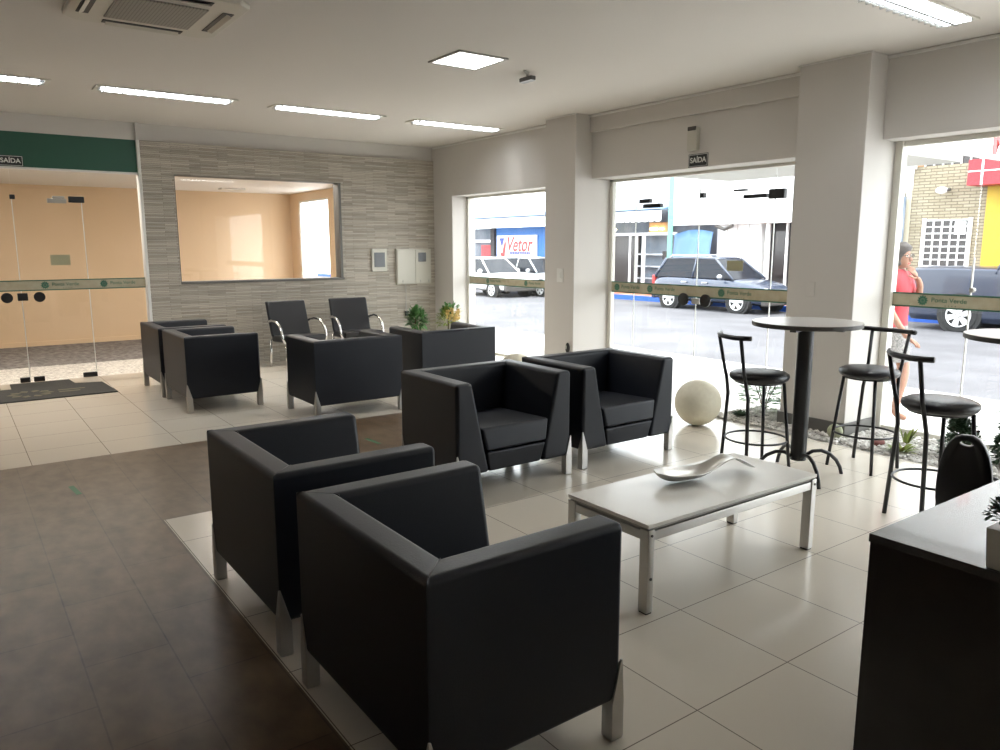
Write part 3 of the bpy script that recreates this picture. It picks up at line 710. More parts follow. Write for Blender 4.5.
def leaf(mb, base, d, ln, wd, droop=.2, thick=0):
    d = Vector(d).normalized(); side = d.cross(Vector((0, 0, 1)))
    side = side.normalized() if side.length > 1e-3 else Vector((1, 0, 0))
    nrm = side.cross(d).normalized(); b = Vector(base); pts = []
    for t_, w_ in ((0, .15), (.3, .8), (.6, 1.), (.85, .6), (1., .05)):
        c = b + d * ln * t_ - Vector((0, 0, 1)) * droop * ln * t_ * t_
        pts.append((c - side * wd * w_ * .5 + nrm * wd * .12 * w_, c, c + side * wd * w_ * .5 + nrm * wd * .12 * w_))
    v = [p for r_ in pts for p in r_]; fs = []
    for i in range(4): a_ = i * 3; fs += [(a_, a_ + 1, a_ + 4, a_ + 3), (a_ + 1, a_ + 2, a_ + 5, a_ + 4)]
    mb.add(v, fs)
def foliage(n, r, c, ln, wd, rnd, hemi=-.2, sc=(1, 1, 1), upb=.3):
    mb = MB()
    for i in range(n):
        while True:
            d = Vector((rnd.gauss(0, 1), rnd.gauss(0, 1), rnd.gauss(0, 1))).normalized()
            if d.z > hemi: break
        q = r * rnd.uniform(.35, 1) ** .6
        p = Vector(c) + Vector((d.x * sc[0], d.y * sc[1], d.z * sc[2])) * q
        dd = d + Vector((rnd.gauss(0, .4), rnd.gauss(0, .4), rnd.gauss(0, .4) + upb))
        leaf(mb, p, dd, ln * rnd.uniform(.7, 1.2), wd * rnd.uniform(.8, 1.2), rnd.uniform(0, .3))
    return mb
R = random.Random(3)
foliage(420, .050, (0, 0, .135), .018, .010, R, sc=(.85, .85, 1.1)).build('foliage', 'leafdark', pp)
f = MB(); f.box((-.033, -.033, .095), (.033, .033, .10)); f.build('soil', 'soil', pp)

bc = empty('chair', (3.29, 1.315, 0), math.radians(-78), 'black leather chair back with a handle hole, standing behind the desk', 'chair')
# back panel: tall dome with a slot near its top (local facing +y, seen from behind)
rings = []; N = 26
def dome(k, hw, zt, zb, zc):
    a_ = 2 * PI * k / N; c_, s_2 = math.cos(a_), math.sin(a_)
    return (hw * (abs(c_) ** .8) * (1 if c_ >= 0 else -1), zc + (zt - zc if s_2 > 0 else zc - zb) * (abs(s_2) ** .9) * (1 if s_2 >= 0 else -1))
outer = [dome(k, .100, .80, .40, .55) for k in range(N)]
hole = [(.026 * math.cos(2 * PI * k / N), .765 + .013 * math.sin(2 * PI * k / N)) for k in range(N)]
mb = MB()
def ring3(pts, y, s_=1., cy_=0): return [(x * s_, y - .10 * max(0, z - .55), .6 + (z - .6) * s_) for x, z in pts]
def hring(pts, y): return [(x, y - .10 * max(0, z - .55), z) for x, z in pts]
mb.loft([hring(hole, .022), ring3(outer, .022, .96), ring3(outer, .012, 1.), ring3(outer, -.012, 1.), ring3(outer, -.022, .96), hring(hole, -.022)], closed=True)
mb.build('backrest', 'leather2', bc, smooth=True)
f = MB(); f.box((-.11, .03, .40), (.11, .36, .46)); f.build('seat', 'leather2', bc, bevel=.025)
f = MB(); f.tube([(0, -.012, .48), (0, -.03, .42), (0, .05, .385), (0, .19, .38)], .014, 8); f.build('back_support', 'blackmetal', bc)
for sx in (-1, 1):
    for y_ in (.06, .33):
        f = MB(); f.tube([(sx * .09, y_, .405), (sx * .10, y_ + (.03 if y_ > .1 else -.03), 0)], .013, 8); f.build('leg', 'blackmetal', bc)

# ------------------------------------------------------------------ gravel bed and its plants
f = MB(); f.box((5.56, -1.2, -.12), (6.33, 4.42, -.012)); struct(f.build('planter_bed', 'gravelbase'), 'gravel strip along the street window')
gr = MB()
def stone(mb, x, y, z, s_, rnd):
    base = [(1, 0, 0), (-1, 0, 0), (0, 1, 0), (0, -1, 0), (0, 0, 1), (0, 0, -1)]
    a_ = rnd.uniform(0, 6.28); ca, sa = math.cos(a_), math.sin(a_); q = [(s_ * rnd.uniform(.7, 1.3), s_ * rnd.uniform(.5, 1), s_ * rnd.uniform(.4, .7)) for _ in range(1)][0]
    v = []
    for bx_, by_, bz_ in [(1, 0, .2), (.3, 1, -.1), (-.8, .5, .1), (-.8, -.6, -.1), (.4, -1, .1), (.1, .1, 1), (0, 0, -1)]:
        X, Y = bx_ * q[0], by_ * q[1]; v.append((x + X * ca - Y * sa, y + X * sa + Y * ca, z + bz_ * q[2]))
    fs = []
    for i in range(5): fs += [(i, (i + 1) % 5, 5), ((i + 1) % 5, i, 6)]
    mb.add(v, fs)
for i in range(5200):
    y = R.uniform(1.6, 4.41) if i < 4600 else R.uniform(-1.1, 1.6)
    x = R.uniform(5.575, 6.315)
    if 3.25 < y < 3.95 and x > 5.82: continue
    stone(gr, x, y, .004 + R.uniform(0, .016), R.uniform(.010, .022), R)
o = gr.build('gravel', 'gravel'); tag(o, 'loose white and grey gravel along the street window', 'gravel', kind='stuff')
# round topiary shrubs
def shrub(x, y, r, h, label, n=900):
    e = empty('shrub', (x, y, 0), 0, label, 'shrub', 'dark green shrubs in the gravel bed')
    m_ = MB(); rnd = random.Random(int(x * 100 + y * 10))
    for k in range(7):
        cx, cy_, cz = rnd.uniform(-.45, .45) * r, rnd.uniform(-.5, .5) * r, h * (.22 + .62 * k / 6)
        sub = foliage(n // 7, r * .62, (cx, cy_, cz), .045, .024, rnd, hemi=-.8, sc=(1, 1, .9))
        m_.add(sub.v, sub.f)
    m_.build('foliage', 'leafdark', e)
    s_ = MB(); s_.tube([(0, 0, 0), (0, .01, h * .5), (.02, 0, h * .85)], [.014, .01, .004], 6); s_.build('stem', 'stem', e)
shrub(6.02, 2.05, .17, .46, 'dark green bushy shrub in gravel seen at the right photo edge', 1500)
shrub(5.98, 2.44, .12, .36, 'dark green bushy shrub in gravel seen under the nearest bar stool', 1000)
# agave tufts
def tuft(x, y, n, ln, wd, m_, name, label, cat, up_=1.0):
    e = MB(); rnd = random.Random(int(x * 77))
    for k in range(n):
        a_ = rnd.uniform(0, 6.28); e_ = rnd.uniform(.5, 1.5) * up_
        leaf(e, (0.01 * math.cos(a_), .01 * math.sin(a_), 0), (math.cos(a_), math.sin(a_), e_), ln * rnd.uniform(.7, 1.1), wd, .25)
    o = e.build(name, m_, None, loc=(x, y, 0)); tag(o, label, cat)
tuft(5.72, 2.74, 46, .14, .022, 'leafyellow', 'agave', 'spiky yellow green agave tuft in gravel between two bar stools', 'plant')
tuft(5.98, 2.84, 12, .20, .028, 'leafyellow', 'agave', 'taller yellowish leafy tuft in gravel against the street window', 'plant', 3.2)
tuft(5.76, 4.22, 40, .11, .03, 'leafdark', 'succulent', 'low dark succulent in gravel beside the cream stone sphere', 'plant')
# jade-like shrub behind the first stool
e = empty('leafy_shrub', (6.06, 4.19, 0), 0, 'leafy green plant in gravel seen through the bar stool legs', 'plant')
m_ = MB(); rnd = random.Random(5)
for k in range(5):
    zc = .10 + .065 * k; 
    for j_ in range(26):
        a_ = rnd.uniform(0, 6.28); rr = rnd.uniform(.02, .20)
        leaf(m_, (rr * math.cos(a_), rr * math.sin(a_), zc + rnd.uniform(-.015, .015)), (math.cos(a_), math.sin(a_), .3), .09, .055, .2)
m_.build('foliage', 'leaf', e)
m_ = MB()
for k in range(5):
    a_ = k * 1.3; m_.tube([(0, 0, 0), (.05 * math.cos(a_), .05 * math.sin(a_), .18), (.13 * math.cos(a_), .13 * math.sin(a_), .36)], .005, 5)
m_.build('stem', 'stem', e)
f = MB()
Ns, Nr = 28, 16; v = []
for j_ in range(Nr + 1):
    ph = PI * j_ / Nr
    for k in range(Ns):
        a_ = 2 * PI * k / Ns; rr = .055 * (1 + .10 * (1 if k % 2 else -1))
        v.append((rr * math.sin(ph) * math.cos(a_), rr * math.sin(ph) * math.sin(a_), .055 + .06 * math.cos(ph)))
fs = [(j_ * Ns + k, (j_ + 1) * Ns + k, (j_ + 1) * Ns + (k + 1) % Ns, j_ * Ns + (k + 1) % Ns) for j_ in range(Nr) for k in range(Ns)]
f.add(v, fs); o = f.build('cactus', 'cactus', None, smooth=True, loc=(5.72, 3.28, .01)); tag(o, 'pale round ribbed cactus in gravel at the pillar foot', 'cactus')
f = MB(); f.sphere((0, 0, .03), .05, 12, 8, (1.4, .8, .6)); o = f.build('stone', mat('dark_red_stone', (.18, .06, .05), .8), None, smooth=True, loc=(5.78, 2.95, 0)); tag(o, 'dark reddish stone lying on the white gravel', 'stone')

# potted plants by the stone wall
def pot(parent, h=.3, r=.13):
    f = MB(); f.lathe([(r * .7, 0), (r, h), (r * .9, h), (r * .85, h - .03), (0, h - .03)], 24); f.build('pot', 'pot', parent)
e = empty('potted_plant', (5.30, 9.35, 0), 0, 'green leafy potted plant below the electrical cabinet', 'plant'); pot(e)
foliage(300, .12, (.02, 0, .52), .10, .035, random.Random(9), hemi=-.5, sc=(.9, .9, 1.3)).build('foliage', 'leaf', e)
m_ = MB(); m_.tube([(0, 0, .25), (0, 0, .6)], .012, 6); m_.build('stem', 'stem', e)
e = empty('potted_plant', (5.78, 9.25, 0), 0, 'potted plant with yellow cream flowers beside the narrow window', 'plant'); pot(e)
foliage(190, .12, (-.02, 0, .50), .10, .03, random.Random(11), hemi=-.5, sc=(1, 1, 1.3)).build('foliage', 'leafyellow', e)
foliage(60, .13, (.04, 0, .60), .09, .03, random.Random(14), hemi=-.1).build('foliage', 'leaf', e)
m_ = MB(); rnd = random.Random(2)
for k in range(22):
    c = Vector((rnd.uniform(-.10, .12), rnd.uniform(-.17, -.08), .60 + rnd.uniform(-.07, .07)))
    for j_ in range(6):
        a_ = j_ * PI / 3; leaf(m_, c, (math.cos(a_), -.4, math.sin(a_)), .045, .03, .1)
m_.build('blossom', 'flower', e)
m_ = MB(); m_.tube([(0, 0, .25), (0, 0, .6)], .012, 6); m_.build('stem', 'stem', e)

# ------------------------------------------------------------------ street
def slab(name, m_, pts, x0=None, label=None, y0=-14, y1=50):
    f = MB(); f.prism(pts, y0, y1, 'y'); return struct(f.build(name, m_), label)
slab('sidewalk', 'sidewalk', [(6.46, -.03), (9.6, -.2), (9.6, -.6), (6.46, -.6)], label='pale concrete sidewalk outside the windows')
slab('street', 'asphalt', [(9.6, -.36), (20.7, -.45), (20.7, -.7), (9.6, -.6)], label='pale grey asphalt street')
slab('curb', 'curbblue', [(20.7, -.29), (20.86, -.28), (20.86, -.7), (20.7, -.7)], label='blue painted curb across the street')
slab('sidewalk', 'terracotta', [(20.86, -.285), (22.3, -.27), (22.3, -.7), (20.86, -.7)], label='orange painted sidewalk across the street')
XF = 22.2; SC = 22.2 / 21.5
def FZ(z): return 1.55 + (z - 1.55) * SC
def fb(mb, ya, yb, za, zb, x0=XF, x1=XF + .4):     # box on the facade plane, given in calibrated facade coordinates
    mb.box((x0, min(ya, yb) * SC, FZ(za)), (x1, max(ya, yb) * SC, FZ(zb))); return mb
def bld(name, label): return tag(empty(name), label, 'building')
# brick house
b = bld('brick_house', 'cream brick house with white lattice window across the street')
fb(MB(), 8.75, 10.62, -.3, 3.62, XF - .01).build('brick_wall', 'brick', b)
fb(MB(), 9.0, 10.35, 3.62, 4.2, XF + .05, XF + .4).build('upper_window', 'shopglass', b)
g = MB()
for k in range(7): y = 9.0 + k * .225; fb(g, y - .015, y + .015, 3.62, 4.2, XF, XF + .06)
fb(g, 9.0, 10.35, 3.9, 3.89, XF, XF + .06); g.build('upper_lattice', 'fwhite', b)
fb(MB(), 10.38, 10.75, 3.62, 4.19, XF - .05).build('side_wall', 'orangef', b)
fb(MB(), 8.75, 11.3, 4.2, 7.0, XF - .01).build('upper_wall', 'fwhite', b)
fb(MB(), 10.62, 13.25, -.3, 3.05).build('plain_wall', 'cream', b)
wn = fb(MB(), 9.1, 10.18, 1.0, 2.2, XF - .03, XF - .005).build('window', 'shopglass', b)
g = MB()
for k in range(6): y = 9.1 + k * .216; fb(g, y - .018, y + .018, 1.0, 2.2, XF - .07, XF - .03)
for k in range(8): z = 1.0 + k * .171; fb(g, 9.1, 10.18, z - .016, z + .016, XF - .07, XF - .03)
fb(g, 10.17, 10.25, .95, 2.25, XF - .08, XF - .01); fb(g, 9.02, 9.10, .95, 2.25, XF - .08, XF - .01)
g.build('window_lattice', 'fwhite', wn)
fb(MB(), 9.15, 9.42, 1.82, 2.15, XF - .09, XF - .075).build('window_notice', 'fwhite', wn)
fb(MB(), 8.75, 13.25, -.3, -.05, XF - .05, XF).build('base_band', 'terracotta', b)
e = empty('air_conditioner', (XF - .42, 10.78 * SC, FZ(3.55)), 0, 'white air conditioner box high on the facade across the street', 'air conditioner')
f = MB(); f.box((0, -.28, 0), (.35, .28, .62)); f.build('housing', 'fwhite', e, bevel=.02)
f = MB(); f.box((-.01, -.22, .25), (0, -.03, .52)); f.box((-.01, .03, .25), (0, .22, .52)); f.build('grille', 'greyplastic', e)
e = empty('wall_floodlight', (XF - .33, 9.72 * SC, FZ(2.95)), 0, 'small white floodlight on the brick wall across the street', 'lamp')
f = MB(); f.sphere((0, 0, 0), .12, 14, 10, (1, 1.3, .8)); f.build('housing', 'fwhite', e, smooth=True); f = MB(); f.tube([(0, -.22, .02), (0, -.15, .0), (.3, -.05, .05)], .04, 8); f.build('bracket', 'edge', e)
e = empty('metal_gate', (XF - .2, 10.95 * SC, FZ(2.25)), 0, 'grey metal spiked gate panel beside the brick house', 'gate')
f = MB(); f.box((0, -.28, 0), (.03, .3, .62)); f.build('panel', 'shopgrey', e)
f = MB(); f.box((0, -.28, -2.54), (.03, -.24, 0)); f.build('post', 'shopgrey', e); f = MB(); f.box((0, .26, -2.54), (.03, .3, 0)); f.build('post', 'shopgrey', e)
f = MB(); f.box((0, -.24, -2.4), (.02, .26, 0)); f.build('lower_panel', 'carsilver', e)
f = MB()
for k in range(6): f.box((0, -.26 + k * .1, .62), (.02, -.24 + k * .1, .72))
f.build('spike', 'edge', e)
# red and yellow shop
b = bld('yellow_shop', 'yellow walled shop under a red awning at the far right')
fb(MB(), 2., 8.72, -.3, 3.2, XF - .1).build('wall', 'yellow', b)
aw = fb(MB(), 2., 8.93, 3.0, 3.62, XF - .8, XF - .1).build('awning', 'red', b)
g = MB(); fb(g, 2., 8.92, 3.32, 3.35, XF - .82, XF - .79); fb(g, 8.58, 8.62, 3.0, 3.62, XF - .82, XF - .79); g.build('white_stripe', 'fwhite', aw)
fb(MB(), 2., 8.70, 3.75, 6.5, XF).build('upper_wall', 'fwhite', b)
# white sign shop
b = bld('white_front_shop', 'shop across the street with plain white sign box and dark doorway')
fb(MB(), 13.3, 18.72, 2.25, 3.62, XF - .5, XF + .4).build('sign_box', 'fwhite', b)
fb(MB(), 15.3, 17.02, -.3, 2.25, XF - .05).build('white_shutter', 'fwhite', b)
g = MB()
for y in (15.75, 16.2, 16.6): fb(g, y - .01, y + .01, -.3, 2.25, XF - .06, XF - .045)
g.build('panel_joint', 'greyplastic', b)
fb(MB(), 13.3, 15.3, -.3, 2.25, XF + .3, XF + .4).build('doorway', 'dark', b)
g = MB()
for y, ww in ((15.0, .14), (14.35, .05), (14.05, .1)): fb(g, y, y + ww, -.3, 2.25, XF - .03, XF + .06)
g.build('door_jamb', 'fwhite', b)
fb(MB(), 14.5, 14.85, .6, 2.0, XF + .1, XF + .14).build('poster_board', 'shopglass', b)
fb(MB(), 17.02, 18.75, -.3, 2.3, XF + .3, XF + .4).build('recess_wall', 'shopgrey', b)
fb(MB(), 13.3, 18.75, 3.62, 7.0, XF).build('upper_wall', 'fwhite', b)
f = MB(); f.tube([(XF - .45, 16.1 * SC, FZ(2.2)), (XF - .45, 16.45 * SC, FZ(2.08)), (XF - .45, 16.8 * SC, FZ(2.2))], .06, 8); f.build('lamp_bracket', 'edge', b)
# tarp
rows = []
for k in range(9):
    y = 16.95 + (18.62 - 16.95) * k / 8; col_ = []
    for j_ in range(7):
        z = -.2 + 2.3 * j_ / 6 - (.35 * abs(k / 8 - .45) ** 1.5 if j_ == 6 else 0)
        col_.append((XF - .35 - .5 * (1 - j_ / 6) ** 1.4 + .05 * math.sin(k * 2.1 + j_), y * SC, FZ(z)))
    rows.append(col_)
f = MB(); v = [p for r_ in rows for p in r_]; f.add(v, [(i * 7 + j_, i * 7 + j_ + 1, (i + 1) * 7 + j_ + 1, (i + 1) * 7 + j_) for i in range(8) for j_ in range(6)])
o = f.build('tarpaulin', 'tarp', None, smooth=True); sd = o.modifiers.new('thickness', 'SOLIDIFY'); sd.thickness = .02; tag(o, 'blue tarpaulin draped over goods behind the dark car', 'tarpaulin')
# awning shop row
b = bld('awning_shop', 'open shop with white scalloped awning and lit displays across the street')
g = MB(); fb(g, 18.78, 40, 2.82, 4.4, XF - .1); g.build('upper_wall', 'fwhite', b)
fb(MB(), 18.78, 40, 2.77, 2.83, XF - .95, XF - .05).build('awning_gutter', 'shopgrey', b)
g = MB(); y = 18.8
while y < 40:
    pts = [(y * SC, FZ(2.77)), ((y + .3) * SC, FZ(2.77)), ((y + .3) * SC, FZ(2.44)), ((y + .24) * SC, FZ(2.40)), ((y + .15) * SC, FZ(2.385)), ((y + .06) * SC, FZ(2.40)), (y * SC, FZ(2.44))]
    g.prism(pts, XF - .95, XF - .93, 'x'); y += .3
g.build('awning_valance', 'fwhite', b)
g = MB(); g.hexa([(XF - .95, 18.8 * SC, FZ(2.80)), (XF, 18.8 * SC, FZ(2.95)), (XF, 40 * SC, FZ(2.95)), (XF - .95, 40 * SC, FZ(2.80)), (XF - .95, 18.8 * SC, FZ(2.83)), (XF, 18.8 * SC, FZ(3.0)), (XF, 40 * SC, FZ(3.0)), (XF - .95, 40 * SC, FZ(2.83))]); g.build('awning_roof', 'tarp', b)
fb(MB(), 18.8, 26.2, -.3, 2.8, XF + .5, XF + .6).build('shop_interior', 'shopgrey', b)
fb(MB(), 21.0, 26.2, -.3, 1.92, XF + .3, XF + .4).build('display_window', 'shopglass', b)
fb(MB(), 18.8, 26.2, 1.93, 2.03, XF - .1, XF).build('lintel', 'fwhite', b)
fb(MB(), 19.4, 20.3, 2.05, 2.4, XF + .1, XF + .15).build('lit_display', 'orangef', b)
g = MB()
for y in (19.55, 19.85, 20.05, 22.0, 22.2): fb(g, y, y + .14, 2.13, 2.2, XF + .02, XF + .08)
g.build('shop_lamp', 'warm', b)
g = MB()
for y, ww in ((20.35, .12), (21.1, .05), (20.75, .03), (22.6, .1)): fb(g, y, y + ww, -.3, 1.95, XF - .08, XF)
g.build('white_post', 'fwhite', b)
g = MB()
for z in (.3, .75, 1.2): fb(g, 18.8, 21.0, z, z + .05, XF + .15, XF + .4)
g.build('display_shelf', 'carsilver', b)
fb(MB(), 19.3, 19.6, 1.05, 1.35, XF + .1, XF + .14).build('small_screen', 'dark', b)
fb(MB(), 21.6, 24.0, -.29, -.02, XF - .6, XF - .1).build('counter', 'terracotta', b)
# blue wall with the sign
b = bld('blue_wall_shop', 'blue painted shop front seen through the narrow window')
fb(MB(), 26.2, 30.0, -.3, 2.4, XF, XF + .3).build('wall', 'fblue', b)
fb(MB(), 30.0, 40, -.3, 2.4, XF + .5, XF + .6).build('recess_wall', 'shopgrey', b)
fb(MB(), 30.05, 30.35, -.3, 2.4, XF - .1, XF + .1).build('post', 'dark', b)
fb(MB(), 30.6, 33, 1.72, 1.85, XF + .2, XF + .3).build('shelf', 'fwhite', b)
fb(MB(), 30.6, 31.7, .95, 1.6, XF + .3, XF + .4).build('red_display', 'red', b)
e = empty('shop_sign', (XF - .06, 28.36 * SC, FZ(1.43)), 0, 'white shop sign with red lettering on the blue wall', 'sign')
f = MB(); f.box((0, -1.56, -.62), (.05, 1.56, .62)); f.build('board', 'fwhite', e)
text('Vetor', .95, (-.012, .80, .17), FACE_NX, 'textred', e, shear=.28, xs=.88, bold=.015, extrude=.004)
f = MB(); f.prism([(1.34, .50), (.94, .50), (1.04, .25), (1.14, .05), (1.24, .25)], -.012, -.004, 'x'); f.build('shield_mark', 'textblue', e)
f = MB(); f.prism([(1.14, -.38), (.92, -.38), (.80, .20), (.86, .42), (1.04, .0)], -.016, -.006, 'x'); f.prism([(1.28, -.20), (1.2, -.38), (1.0, -.38), (1.05, -.2)], -.012, -.006, 'x'); f.build('red_stroke', 'textred', e)
f = MB()
for k in range(12): f.box((-.01, .42 - k * .135, -.27), (0, .52 - k * .135, -.15))
f.build('blue_line', 'textblue', e)
f = MB()
for k in range(16):
    if k in (3, 7): continue
    f.box((-.01, .90 - k * .13, -.51), (0, .98 - k * .13, -.42))
f.build('grey_line', 'textgrey', e)
# lamp posts
for x, y, r_, h_, m_, lb in ((21.2, 18.9, .095, 5.2, 'polegreen', 'pale green lamp post across the street behind the dark car'), (21.2, 11.55, .10, 6., 'polegreen', 'pale green lamp post beside the pedestrian, against the brick house')):
    f = MB(); f.lathe([(r_ * 1.5, 0), (r_ * 1.4, .25), (r_, .32), (r_ * .9, h_)], 14); o = f.build('lamp_post', m_, None, smooth=False, loc=(x, y, -.28)); tag(o, lb, 'post')
for x, y, lb in ((10.9, 17.4, 'thin white post at the curb seen left in the narrow window'), (10.9, 13.7, 'thin white post at the curb seen right in the narrow window')):
    pass
# white sign beam with red lettering above the right-hand window
e = empty('canopy_sign', (6.55, 3.47, 2.415), 0, 'white projecting sign board with a red letter outside the right window', 'sign')
f = MB(); f.box((0, 0, 0), (3.6, .12, .75)); f.build('board', 'fwhite', e)
text('M', .36, (1.98, -.006, .15), FACE_NY, 'textred', e, bold=.02)
f = MB(); f.box((1.62, -.03, .16), (1.72, 0, .20)); f.build('bracket', 'greyplastic', e)
f = MB(); f.box((6.52, 3.9, 2.42), (8.9, 6.9, 2.56)); struct(f.build('reflection_slab', 'greyplastic'), 'flat grey slab standing in for the ceiling reflection in the street doors')  # slab added in place of the grey ceiling reflection in the door glass

# ------------------------------------------------------------------ vehicles
def vehicle(name, label, paint, loc, rz, L, W, prof, house, wheels, wr, wheel_m='rim', rails=False, pick=False):
    """prof: (x, z_top) of the lower body from rear to front; house: bottom and top outline of the cabin"""
    e = empty(name, loc, rz, label, 'car')
    b = MB(); rings = []
    n = len(prof)
    for i, (x, zt, wf_) in enumerate(prof):
        hw = W / 2 * wf_; zb_ = .24 if 0 < i < n - 1 else .34
        rings.append([(x, -hw * .90, zb_), (x, -hw, zb_ + .12), (x, -hw * 1.0, zb_ + (zt - zb_) * .6), (x, -hw * .95, zt - .05), (x, -hw * .80, zt), (x, 0, zt + .02),
                      (x, hw * .80, zt), (x, hw * .95, zt - .05), (x, hw * 1.0, zb_ + (zt - zb_) * .6), (x, hw, zb_ + .12), (x, hw * .90, zb_)])
    body = b.loft(rings).build('body', paint, e, subsurf=0 if pick else 1, bevel=.03 if pick else 0)
    # cabin
    g = MB()
    lo, hi, w0, w1 = house    # lo: ((xr,z),(xf,z)), hi: ((xr,z),(xf,z))
    (xr, zr), (xf, zf) = lo; (xr2, zr2), (xf2, zf2) = hi
    g.hexa([(xr, -w0, zr), (xf, -w0, zf), (xf, w0, zf), (xr, w0, zr), (xr2, -w1, zr2), (xf2, -w1, zf2), (xf2, w1, zf2), (xr2, w1, zr2)])
    g.build('window_glass', 'carglass', e, bevel=.03, segs=2)
    r_ = MB(); xm = (xr2 + xf2) / 2
    rr = []
    for k in range(7):
        t_ = k / 6; x = xr2 - .02 + (xf2 - xr2 + .04) * t_; z = zr2 + (zf2 - zr2) * t_ + .03 * math.sin(PI * t_)
        rr.append([(x, -w1 * 1.02, z - .035), (x, -w1 * .8, z + .03), (x, 0, z + .045), (x, w1 * .8, z + .03), (x, w1 * 1.02, z - .035)])
    r_.loft(rr).build('roof', paint, e, smooth=True)
    for sy_ in (-1, 1):
        p = MB(); k0 = .03
        p.tube([(xf, sy_ * w0 * .99, zf), (xf2, sy_ * w1 * 1.0, zf2)], .035, 6); p.tube([(xr, sy_ * w0 * .99, zr), (xr2, sy_ * w1, zr2)], .05, 6)
        xm0 = (xr + xf) / 2; p.tube([(xm0, sy_ * (w0 + .005), (zr + zf) / 2), (xm0, sy_ * (w1 + .008), zr2)], .028, 6)
        p.build('pillar', paint, e, smooth=True)
        mr = MB(); mr.sphere((xf - .35, sy_ * (W / 2 + .08), zf + .08), .11, 12, 8, (.6, 1, .7)); mr.build('side_mirror', paint if paint != 'carblue' else 'carsilver', e, smooth=True)
        dh = MB(); dh.box((xm0 - .35, sy_ * (W / 2) - .02, .86), (xm0 - .15, sy_ * (W / 2) + .02, .90)); dh.box((xm0 + .45, sy_ * (W / 2) - .02, .86), (xm0 + .65, sy_ * (W / 2) + .02, .90)); dh.build('door_handle', 'carsilver', e)
        hl = MB(); hl.sphere((prof[-2][0] + .02, sy_ * W * .36, .68), .16, 12, 8, (.9, .9, .6)); hl.build('headlight', 'lens', e, smooth=True)
        tl = MB(); tl.box((prof[0][0] - .01, sy_ * W * .42 - .06, .75), (prof[0][0] + .12, sy_ * W * .42 + .07, 1.05)); tl.build('taillight', 'taillight', e, bevel=.02)
        if rails:
            q = MB(); q.tube([(xr2 + .1, sy_ * w1 * .9, zr2 + .03), (xr2 + .2, sy_ * w1 * .9, zr2 + .09), (xf2 - .3, sy_ * w1 * .9, zf2 + .1), (xf2 - .2, sy_ * w1 * .9, zf2 + .03)], .02, 6); q.build('roof_rail', 'carsilver', e)
    bp = MB(); bp.box((prof[-1][0] - .12, -W * .44, .26), (prof[-1][0] + .06, W * .44, .52)); bp.build('bumper', 'edge', e, bevel=.05)
    bp = MB(); bp.box((prof[0][0] - .06, -W * .44, .30), (prof[0][0] + .12, W * .44, .52)); bp.build('bumper', paint if not pick else 'edge', e, bevel=.05)
    for wx in wheels:
        for sy_ in (-1, 1):
            ar = MB(); ar.tube([(wx, sy_ * (W / 2 - .2), wr + .02), (wx, sy_ * (W / 2 + .004), wr + .02)], wr * 1.22, 28); ar.build('wheel_arch', 'tyre', e)
            wh = MB(); y0, y1 = sy_ * (W / 2 - .19), sy_ * (W / 2 + .025)
            prof_w = [(wr * .6, y0), (wr * .94, y0), (wr, y0 + (y1 - y0) * .15), (wr, y0 + (y1 - y0) * .85), (wr * .94, y1), (wr * .68, y1)]
            rg = [[(wx + r__ * math.cos(2 * PI * k / 28), yy_, wr + r__ * math.sin(2 * PI * k / 28)) for k in range(28)] for r__, yy_ in prof_w]
            wo = wh.loft(rg).build('wheel', 'tyre', e)
            rm = MB(); ys_ = y1 + sy_ * .004
            n5 = 5 if not pick else 6
            for k in range(n5):
                a0 = 2 * PI * k / n5 + .3
                pts = [(wr * q_ * math.cos(a0 + d_), wr * q_ * math.sin(a0 + d_)) for q_, d_ in ((.12, -.9), (.62, -.30), (.66, -.12), (.66, .12), (.62, .30), (.12, .9))]
                rm.prism([(wx + p_[0], wr + p_[1]) for p_ in pts], ys_ - .012, ys_ + .012, 'y')
            rm.tube([(wx, ys_ - .01, wr), (wx, ys_ + .012, wr)], wr * .2, 14)
            cir = [(wx + wr * .66 * math.cos(2 * PI * k / 28), ys_, wr + wr * .66 * math.sin(2 * PI * k / 28)) for k in range(28)]; rm.tube(cir, .018, 6, closed=True)
            rm.build('rim', wheel_m, wo)
    return e
suvprof = [(-2.15, .92, .86), (-2.08, 1.02, .95), (-1.6, 1.06, 1), (-.6, 1.04, 1), (.4, 1.02, 1), (.85, 1.02, 1), (1.4, .96, .98), (1.85, .86, .92), (2.08, .70, .84), (2.15, .60, .78)]
vehicle('suv', 'dark blue grey estate car parked across the street beyond the glass doors', 'carblue', (19.75, 15.45, -.45), -HPI, 4.3, 1.78, suvprof,
        (((-2.02, 1.0), (1.05, .99)), ((-1.72, 1.60), (.25, 1.60)), .80, .62), (-1.32, 1.30), .345, rails=True)
pick = [(-2.6, 1.15, .95), (-2.55, 1.48, 1), (-1.8, 1.50, 1), (-.7, 1.50, 1), (-.55, 1.45, 1), (.3, 1.20, 1), (1.2, 1.18, 1), (1.5, 1.16, .98), (2.2, 1.06, .94), (2.5, .86, .86), (2.6, .70, .8)]
vehicle('pickup_truck', 'dark blue pickup truck parked before the yellow shop', 'carnavy', (19.82, 6.62, -.45), -HPI, 5.2, 1.84, pick,
        (((-.75, 1.35), (1.25, 1.18)), ((-.6, 1.86), (.55, 1.86)), .86, .68), (-1.42, 1.75), .40, pick=True)
hatch = [(-2.0, .85, .86), (-1.95, .98, .95), (-1.4, 1.0, 1), (0, .98, 1), (.7, .97, 1), (1.2, .92, .97), (1.7, .78, .9), (1.98, .62, .82), (2.02, .52, .8)]
